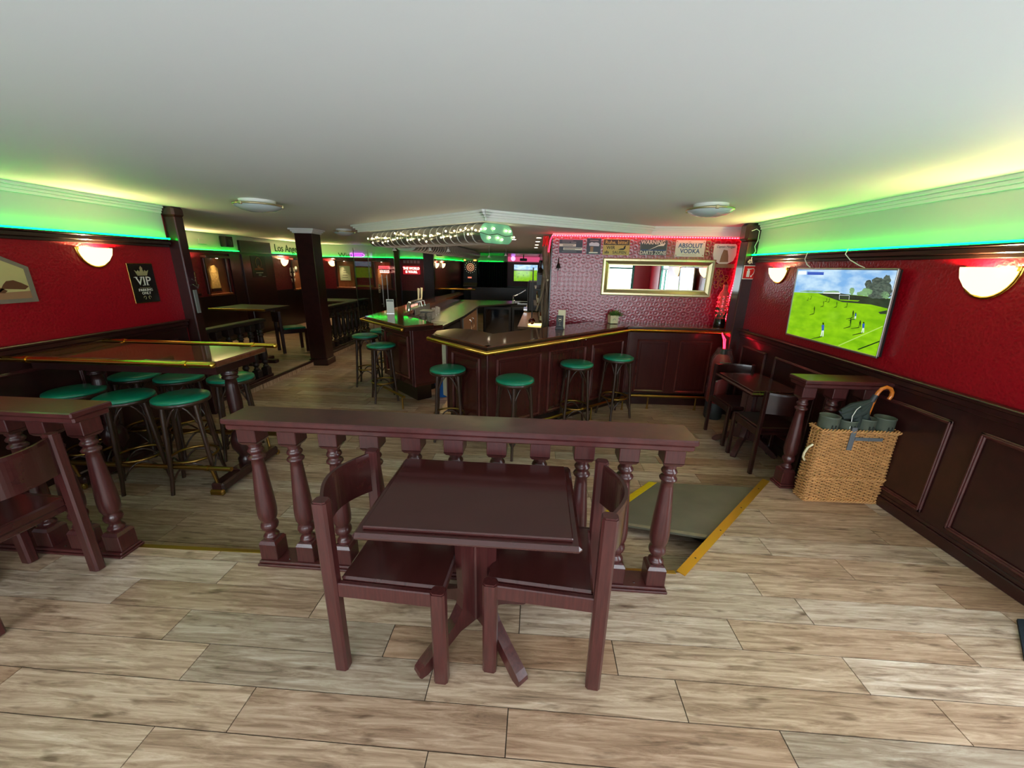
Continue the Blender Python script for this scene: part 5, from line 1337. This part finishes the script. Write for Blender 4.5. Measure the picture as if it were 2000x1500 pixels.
text('VIP', .115, PALE, VS, 0, y, .215, bold=.006, sx=1.02)
mb = MB()
for xa, xb, z in ((-.095, -.055, .255), (-.02, .015, .255), (-.02, .015, .176), (-.035, -.0, .255), (.025, .05, .176)): mb.box(xa, xb, y-.0004, y, z-.002, z+.002)
mb.build('serifs', PALE, VS)
P('rule', PGOLD, VS, BX(-.06, .06, y-.0004, y, .15, .153)); text('PARKING', .036, PALE, VS, 0, y, .128, bold=.008); text('ONLY', .036, PALE, VS, 0, y, .096, bold=.008)
mb = MB()
for sx in (-1, 1): mb.tube([(sx*(.02+.018*math.cos(a)+.004*a), y, .05+.018*math.sin(a)) for a in [k*.5 for k in range(9)]], .003, 4)
mb.build('flourish', PGOLD, VS)
PIC = thing('framed_picture', 'old horse-race picture in a cut-cornered grey frame at the left picture edge', 'picture', (XL, 2.70, 1.305), PI/2)
hexo = [(-.30, 0), (.30, 0), (.30, .265), (.10, .37), (-.10, .37), (-.30, .265)]
def scaled(k, oy): return [(x*k, (z-.185)*(k if k > .9 else k)+.185) for x, z in hexo]
T = Matrix.Rotation(PI/2, 4, 'X')
P('frame', plain('grey_stone_frame', C(120, 108, 94), .6, noise=.15, nscale=30), PIC, ('prism', (hexo, 0, .018, 0, T)))
P('canvas', plain('old_print', C(186, 172, 118), .4, noise=.12, nscale=9), PIC, ('prism', ([(-.265, .03), (.265, .03), (.265, .25), (.09, .34), (-.09, .34), (-.265, .25)], .018, .0195, 0, T)))
HB = plain('print_brown', C(96, 58, 36), .5); HG = plain('print_ground', C(150, 110, 80), .5)
P('painted_ground', HG, PIC, ('prism', ([(-.265, .03), (.265, .03), (.265, .085), (-.265, .07)], .0195, .0199, 0, T)))
mb = MB()
for cx, cz, s_ in ((.17, .13, 1.1), (.06, .10, .8), (-.05, .11, 1), (-.17, .12, .9)):
    mb.prism([(cx-.07*s_, cz-.02*s_), (cx+.06*s_, cz-.03*s_), (cx+.085*s_, cz-.01*s_), (cx+.05*s_, cz+.015*s_), (cx+.01*s_, cz+.035*s_), (cx-.03*s_, cz+.03*s_), (cx-.05*s_, cz+.01*s_)], .0199, .0203, 0, T)
    mb.prism([(cx-.07*s_, cz-.02*s_), (cx-.05*s_, cz-.02*s_), (cx-.09*s_, cz-.05*s_), (cx-.1*s_, cz-.045*s_)], .0199, .0203, 0, T)
mb.build('painted_horses', HB, PIC)
P('scroll', plain('print_black', C(40, 34, 24), .5), PIC, ('tube', ([(.06+.05*math.cos(a)+.01*a, -.0205, .275+.02*math.sin(a)) for a in [k*.45 for k in range(12)]], .004, 4)))

# ---------------------------------------------------------------- side room: lettering, alcoves, furniture
LETT = plain('dark_lettering', C(20, 60, 30), .6)
def lettering(label, s, size, loc, rz, mat=LETT, ax='LEFT'):
    t = thing('wall_lettering', label, 'lettering', loc, rz); text(s, size, mat, t, 0, -.012, 0, align=ax, ext=.004); return t
lettering('dark city name lettering Los Angeles on the green lit band', 'Los Angeles', .27, (XI, 10.42, 1.985), PI/2)
lettering('dark city name lettering Wien low on the back wall band', 'Wien', .22, (-6.0, YBK, 1.87), 0)
def alcove(label, loc, rz, w, h, sign):
    t = thing('picture_alcove', label, 'alcove', loc, rz)
    P('back_panel', NICHE, t, BX(-w/2, w/2, -.02, 0, 0, h)); P('sill', NICHE, t, BX(-w/2-.03, w/2+.03, -.09, 0, -.04, 0, .004))
    P('jamb', DARK, t, BX(-w/2-.05, -w/2, -.06, 0, 0, h, .004)); P('jamb', DARK, t, BX(w/2, w/2+.05, -.06, 0, 0, h, .004)); P('head', DARK, t, BX(-w/2-.05, w/2+.05, -.13, 0, h, h+.05, .004))
    P('halogen_lens', SPOTW, t, ('lathe', ([(0, h-.004), (.02, h-.004), (.024, h)], 10), dict(c=(0, -.09))))
    lamp_beam(t, (-w*.18, -.10, h-.012), 34, 75, (1, .72, .45), math.radians(-16))
    return t
alcove('lit wooden picture alcove on the side room wall, left of the pilaster', (XI, 8.30, .97), PI/2, .55, .72, 0)
alcove('lit wooden picture alcove partly hidden by the square column', (XI, 11.35, .92), PI/2, .6, .78, 0)
alcove('lit wooden picture alcove on the back wall behind the glass', (-5.80, YBK, .92), 0, .55, .78, 0)
alcove('lit wooden picture alcove seen through the glass door', (-4.62, YBK, .92), 0, .5, .78, 0)
SG = plain('gilt_relief', C(212, 176, 104), .4, .3, noise=.4, nscale=25, bump=.6)
SGT = thing('relief_sign', 'ornate gilded relief sign lit in the first side room alcove', 'sign', (XI+.02, 8.2, 1.03), PI/2)
P('crest', SG, SGT, ('prism', ([(-.12, .06), (-.06, 0), (.08, 0), (.13, .07), (.11, .25), (.13, .45), (.05, .52), (-.06, .5), (-.12, .42), (-.1, .22)], 0, .03, 0, T)))
P('dark_base', DARKER, SGT, ('prism', ([(-.13, -.02), (.14, -.02), (.12, .05), (-.1, .05)], 0, .034, 0, T)))
LS = thing('tin_sign', 'black and white sign lit in the alcove beside the column', 'sign', (XI+.02, 11.05, 1.1), PI/2)
P('upper_shield', PAPER, LS, ('prism', ([(-.11, .38), (-.12, .2), (0, .12), (.12, .2), (.11, .38), (0, .42)], 0, .008, 0, T))); P('lower_shield', PAPER, LS, ('prism', ([(-.1, .1), (-.05, .0), (.05, .0), (.1, .1)], 0, .008, 0, T))); P('band', BLACK, LS, BX(-.1, .1, -.010, -.008, .25, .29)); P('disc', PAPER, LS, ('lathe', ([(0, 0), (.07, 0), (.07, .008), (0, .008)], 14, 0, TR(.2, 0, .36) @ Matrix.Rotation(PI/2, 4, 'X'))))
TS = thing('tin_sign', 'pale greenish tin sign lit in the back wall alcove', 'sign', (-5.83, YBK-.02, 1.12))
P('plate', plain('pale_tin', C(176, 182, 150), .4), TS, BX(-.17, .17, -.008, 0, 0, .44, .002)); P('marks', DGREY, TS, *[BX(-.1+.02*i, .08-.01*i, -.0092, -.008, .09+.07*i, .10+.07*i) for i in range(4)])
TS2 = thing('tin_sign', 'warm lit poster in the alcove seen through the glass door', 'sign', (-4.62, YBK-.02, 1.0))
P('plate', plain('warm_poster', C(196, 130, 80), .5), TS2, BX(-.16, .16, -.008, 0, 0, .5, .002))
JS = thing('poster', 'dark poster with an orange round emblem on the pilaster', 'poster', (XI+.06, 9.62, 1.27), PI/2)
P('sheet', BLACK, JS, BX(-.25, .27, -.006, 0, 0, .5)); P('emblem_ring', TAN, JS, ('tube', ([(.1*math.cos(a), -.007, .34+.12*math.sin(a)) for a in [2*PI*i/18 for i in range(18)]], .009, 5, True))); OG = plain('orange_print', C(150, 84, 50), .5)
P('emblem', OG, JS, ('prism', ([(-.16, .17), (.17, .17), (.15, .21), (.05, .22), (.0, .30), (-.05, .22), (-.16, .21)], 0, .0008, 0, TR(0, -.006, 0) @ T))); P('text_bar', PAPER, JS, BX(-.13, .13, -.0068, -.006, .10, .115), BX(.08, .22, -.0068, -.006, .01, .018)); P('lower_mark', GREY, JS, BX(-.05, .05, -.0068, -.006, .03, .08))
SM = thing('framed_picture', 'small faded framed picture below the side room sconce', 'picture', (XI, 7.62, 1.15), PI/2)
P('frame', DGREY, SM, BX(-.15, .15, -.015, 0, 0, .28, .003)); P('print', plain('faded_print', C(140, 124, 90), .5, noise=.4, nscale=16), SM, BX(-.13, .13, -.017, -.015, .02, .26))
SPK = thing('speaker', 'small black loudspeaker on the green lit band of the side room', 'speaker', (XI+.005, 8.66, 1.93), PI/2)
P('cabinet', BLACK, SPK, BX(-.11, .11, -.16, -.02, 0, .22, .01)); P('cone', DGREY, SPK, ('lathe', ([(0, 0), (.06, .006), (.07, 0)], 16, 0, TR(0, -.16, .09) @ Matrix.Rotation(PI/2, 4, 'X')))); P('mount', BLACK, SPK, BX(-.03, .03, -.02, 0, .06, .14))
tag(MB().box(XI+.002, XI+.03, 8.0, 8.2, 1.96, 2.06, 0, .008).build('junction_box', BAND), 'white junction box on the green lit band near the speaker', 'box')
# dark balustrades of the side room
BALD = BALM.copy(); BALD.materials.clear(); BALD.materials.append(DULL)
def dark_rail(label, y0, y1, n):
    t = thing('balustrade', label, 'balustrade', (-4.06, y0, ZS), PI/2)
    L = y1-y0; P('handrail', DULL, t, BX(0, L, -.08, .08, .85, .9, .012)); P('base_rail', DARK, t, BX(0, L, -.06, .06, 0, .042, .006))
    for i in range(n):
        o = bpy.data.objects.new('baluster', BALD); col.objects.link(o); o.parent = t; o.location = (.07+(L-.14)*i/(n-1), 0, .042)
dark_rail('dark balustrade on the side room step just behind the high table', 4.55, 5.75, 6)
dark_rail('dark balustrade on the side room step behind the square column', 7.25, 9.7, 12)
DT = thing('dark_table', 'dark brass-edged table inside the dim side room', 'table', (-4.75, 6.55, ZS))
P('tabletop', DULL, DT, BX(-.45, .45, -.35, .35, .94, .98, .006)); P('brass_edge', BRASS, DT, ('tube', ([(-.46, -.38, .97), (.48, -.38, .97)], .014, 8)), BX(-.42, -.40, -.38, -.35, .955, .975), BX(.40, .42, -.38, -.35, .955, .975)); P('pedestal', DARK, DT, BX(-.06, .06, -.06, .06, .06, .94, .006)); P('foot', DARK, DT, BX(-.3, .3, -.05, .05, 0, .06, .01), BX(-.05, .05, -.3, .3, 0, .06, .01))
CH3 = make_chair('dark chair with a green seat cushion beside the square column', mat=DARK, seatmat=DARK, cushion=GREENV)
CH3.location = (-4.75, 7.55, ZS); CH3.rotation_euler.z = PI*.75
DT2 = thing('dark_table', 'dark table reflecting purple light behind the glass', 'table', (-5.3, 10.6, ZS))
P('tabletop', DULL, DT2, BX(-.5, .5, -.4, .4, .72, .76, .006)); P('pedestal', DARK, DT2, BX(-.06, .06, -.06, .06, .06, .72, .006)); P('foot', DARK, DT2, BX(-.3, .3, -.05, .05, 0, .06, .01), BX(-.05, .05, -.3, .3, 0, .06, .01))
# glass partition with door
GPn = bpy.data.materials.new('partition_glass'); GPn.use_nodes = True
_t = GPn.node_tree; _t.nodes.remove(_t.nodes['Principled BSDF'])
_a, _b, _m = _t.nodes.new('ShaderNodeBsdfTransparent'), _t.nodes.new('ShaderNodeBsdfGlossy'), _t.nodes.new('ShaderNodeMixShader')
_a.inputs[0].default_value = (.93, .95, .95, 1); _b.inputs['Roughness'].default_value = .02; _m.inputs[0].default_value = .07
_t.links.new(_a.outputs[0], _m.inputs[1]); _t.links.new(_b.outputs[0], _m.inputs[2]); _t.links.new(_m.outputs[0], _t.nodes['Material Output'].inputs[0])
GPT = thing('glass_partition', 'clear glass partition with slim metal posts between column and back wall', 'partition', (-3.93, 8.9, ZS))
for y0, y1 in ((.02, .78), (.82, 1.28), (1.95, 2.65)): P('pane', GPn, GPT, BX(-.005, .005, y0, y1, .02, 2.0))
for y0 in (0, .8, 2.66): P('metal_post', STEEL, GPT, BX(-.007, .007, y0-.007, y0+.007, 0, 2.05))
GD = thing('door_1', 'glass door with tall double bar handles in the partition', 'door', (-3.93, 10.22, ZS), kind='structure')
P('pane', GPn, GD, BX(-.005, .005, .02, .66, .02, 2.0))
for y0 in (.16, .52): P('bar_handle', STEEL, GD, ('tube', ([(.05, y0, .62), (.05, y0, 1.45)], .014, 8)), ('tube', ([(.0, y0, .7), (.05, y0, .7)], .01, 6)), ('tube', ([(.0, y0, 1.38), (.05, y0, 1.38)], .01, 6)))
P('notice', CREAM, GD, BX(.006, .009, -.02, .12, 1.0, 1.22)); P('notice_marks', DGREY, GD, *[BX(.009, .0095, .01, .09, 1.03+.06*i, 1.05+.06*i) for i in range(3)])
# neon
NW = thing('neon_sign', 'red neon lettering THE WORLD IS YOURS on the back wall', 'neon sign', (-3.70, YBK-.03, 1.40))
text('THE WORLD', .105, NEONRW, NW, 0, -.03, .125, bold=.01, ext=.008, sx=.85); text('IS YOURS.', .10, NEONRW, NW, 0, -.03, .02, bold=.01, ext=.008, sx=.85)
P('painted_halo', emis('neon_painted_halo', (1, .02, .04, 1), .4), NW, BX(-.27, .27, -.012, -.006, -.05, .2)); P('mount', BLACK, NW, BX(-.2, .2, -.006, .03, 0, .15))  # the emissive sheet behind the letters paints the red halo of the neon
NL = thing('neon_sign', 'smaller red neon sign with two rows of strokes seen through the glass door', 'neon sign', (-4.52, YBK-.14, 1.38))
P('upper_row', NEONR, NL, *[BX(-.17+.045*i, -.155+.045*i, -.02, -.008, .11, .2) for i in range(8)], BX(-.17, .16, -.02, -.008, .19, .2))
P('lower_row', NEONRW, NL, *[BX(-.14+.045*i, -.125+.045*i, -.02, -.008, .0, .085) for i in range(7)], BX(-.14, .14, -.02, -.008, .0, .012)); P('mount', BLACK, NL, BX(-.16, .16, -.008, .14, .05, .12))
NP_ = thing('neon_sign', 'purple arrow-shaped neon sign high on the back wall', 'neon sign', (-5.36, YBK-.03, 1.89))
P('arrow_outline', emis('pink_neon', (.8, .1, 1, 1), 2.5), NP_, ('tube', ([(-.24, -.02, -.05), (.14, -.02, -.05), (.21, -.02, 0), (.14, -.02, .05), (-.24, -.02, .05)], .011, 6, True))); P('inner_bar', NEONP, NP_, BX(-.2, .12, -.02, -.01, -.022, .022)); P('mount', BLACK, NP_, BX(-.2, .1, -.01, .03, -.02, .02))
for i in range(5):
    t = thing('small_picture', ['leftmost', 'second', 'middle', 'fourth', 'rightmost'][i]+' of five small square pictures above the red neon lettering', 'picture', (-3.92+.11*i, YBK, 1.68), 0, 'five small square pictures')
    P('frame', GREY, t, BX(-.04, .04, -.012, 0, 0, .085)); P('print', plain('small_print_%d' % i, C(150+i*8, 130, 140), .5), t, BX(-.033, .033, -.0135, -.012, .007, .078))
# ---------------------------------------------------------------- far end
DMC = thing('dart_machine', 'tall electronic dart machine with a lit round target at the far end', 'dart machine', (-2.6, 17.55, ZF))
P('cabinet', BLACK, DMC, BX(-.30, .30, -.05, .4, 0, 2.02, .01)); P('lower_front', DGREY, DMC, BX(-.28, .28, -.07, -.05, .05, .85))
tz = 1.76
P('target_field', plain('dart_black', C(34, 36, 34), .4), DMC, BX(-.27, .27, -.06, -.05, 1.28, 2.0)); 
def disc(mb, r0, r1, y, m): mb.lathe([(r0, 0), (r1, 0)], 28, m, TR(0, y, tz) @ Matrix.Rotation(PI/2, 4, 'X'), caps=False)
mb = MB(); ry = -.062
for a, b, m in ((.0, .03, 1), (.03, .07, 0), (.07, .10, 1), (.10, .14, 0), (.14, .165, 1), (.165, .19, 0)): disc(mb, a, b, ry, m)
mb.build('target_rings', [plain('target_red', C(90, 34, 30), .4, emit=.15), plain('target_cream', C(230, 160, 120), .4, emit=.9)], DMC)  # emission in the rings stands in for light falling on the target
P('number_dots', plain('dart_dots', C(210, 200, 170), .4, emit=.7), DMC, *[BX(.235*math.cos(a)-.012, .235*math.cos(a)+.012, -.063, -.06, tz+.235*math.sin(a)-.012, tz+.235*math.sin(a)+.012) for a in [2*PI*i/16 for i in range(16)]])  # dots brightened by emission as well, in place of light on them
P('score_panel', emis('score_display', (1, .25, .15, 1), .8), DMC, BX(-.12, .05, -.065, -.06, 1.30, 1.36)); P('top_lamps', emis('dart_top_lamp', (1, .45, .1, 1), 2), DMC, BX(-.28, -.2, -.08, -.05, 2.02, 2.08), BX(.14, .26, -.08, -.05, 2.02, 2.08))
P('control_desk', plain('desk_grey', C(124, 120, 100), .4), DMC, ('prism', ([(0, .9), (0, 1.12), (-.06, 1.12), (-.2, 1.0), (-.2, .95)], -.3, .3, 0, Matrix(((0,0,1,0),(1,0,0,-.05),(0,1,0,0),(0,0,0,1))))))
CU = thing('curtain', 'black floor-length curtain at the far end of the room', 'curtain', (-1.64, 17.75, ZF))
mb = MB(); n = 96; vs = []
for i in range(n+1):
    x = -.62+1.24*i/n; yv = .05*math.sin(i*.78)+.02*math.sin(i*.31)
    vs += [(x, yv, .02), (x, yv*.8, 1.0), (x, yv*.6, 1.98)]
mb.add(vs, [[i*3+k, (i+1)*3+k, (i+1)*3+k+1, i*3+k+1] for i in range(n) for k in range(2)], 0, True); mb.build('drape', plain('black_cloth', C(16, 20, 26), .75), CU)
P('rod', BLACK, CU, ('tube', ([(-.64, 0, 2.0), (.64, 0, 2.0)], .015, 8)))
tag(MB().box(-2.36, -2.24, 17.92, 17.975, 1.15, 1.55, 0, .004).build('wall_notice', GREY), 'pale narrow notice beside the dart machine', 'notice')
TV2 = thing('television', 'distant television showing a bright green pitch beside the back bar', 'television', (-.2, 17.9, 1.03))
P('housing', BLACK, TV2, BX(-.54, .54, -.02, .08, -.02, .72, .004))
mb = MB(); mb.poly([(-.52, -.0205, 0), (.52, -.0205, 0), (.52, -.0205, .48), (-.52, -.0205, .44)], 1); mb.poly([(-.52, -.0205, .44), (.52, -.0205, .48), (.52, -.0205, .70), (-.52, -.0205, .70)], 0); mb.poly([(-.52, -.021, .44), (.3, -.021, .44), (.3, -.021, .5), (-.52, -.021, .49)], 2)
for a, b in ((-.3, .3), (-.1, .22), (.05, .32), (-.35, .15)): mb.poly([(a, -.021, b), (a+.02, -.021, b), (a+.02, -.021, b+.06), (a, -.021, b+.06)], 6)
mb.build('screen', SCR, TV2)
PKB = thing('neon_sign', 'pink lit band with a round purple sign above the distant television', 'neon sign', (-.35, YFAR-.03, 1.86))
P('panel', emis('pink_glow_panel', (1, .12, .3, 1), .6), PKB, BX(-.65, .75, -.02, 0, 0, .2)); P('round_sign', emis('violet_sign', (.7, .25, 1, 1), 2.5), PKB, ('lathe', ([(0, 0), (.1, 0), (.1, .02)], 16, 0, TR(-.42, -.03, .12) @ Matrix.Rotation(PI/2, 4, 'X'))))
SPK2 = thing('projector', 'black ceiling projector in front of the pink lit band', 'projector', (-.28, 16.0, 1.86)); P('body', BLACK, SPK2, BX(-.14, .14, -.1, .1, 0, .1, .02)); P('stem', BLACK, SPK2, ('tube', ([(0, 0, .1), (0, 0, ZSOF-.02-1.86)], .02, 8)))
SPK3 = thing('speaker', 'small black loudspeaker hanging near the paired sconces', 'speaker', (-2.03, 9.0, 1.84)); P('cabinet', BLACK, SPK3, BX(-.06, .06, -.06, .06, 0, .1, .01)); P('stem', BLACK, SPK3, ('tube', ([(0, 0, .1), (0, 0, ZSOF-1.84)], .012, 8)))
HT2 = thing('high_table', 'distant high table with a brass edge in front of the dart machine', 'table', (-2.55, 13.2, ZF))
P('tabletop', BARTOP, HT2, BX(-.4, .75, -.35, .35, 1.06, 1.1, .006)); P('brass_rail', BRASS, HT2, ('tube', ([(-.42, -.4, 1.09), (.8, -.4, 1.09)], .02, 8)), BX(-.3, -.27, -.4, -.35, 1.07, 1.09), BX(.6, .63, -.4, -.35, 1.07, 1.09)); P('leg', DARK, HT2, BX(-.05, .05, -.05, .05, .08, 1.06, .004)); P('foot', DARK, HT2, BX(-.35, .35, -.05, .05, 0, .08, .01), BX(-.05, .05, -.35, .35, 0, .08, .01))
FBR = thing('radiator_ledge', 'dark ledge over the radiator along the far wall', 'radiator_ledge', (-1.0, 16.2, ZF)); P('back', DARK, FBR, BX(-1.4, 1.2, 0, .06, .4, 1.0, .006)); P('seat', DARK, FBR, BX(-1.4, 1.2, -.45, 0, .38, .44, .006)); P('base', DARKER, FBR, BX(-1.35, 1.15, -.4, -.02, 0, .38))  # simple seat-and-back block standing for the ledge above a slatted radiator
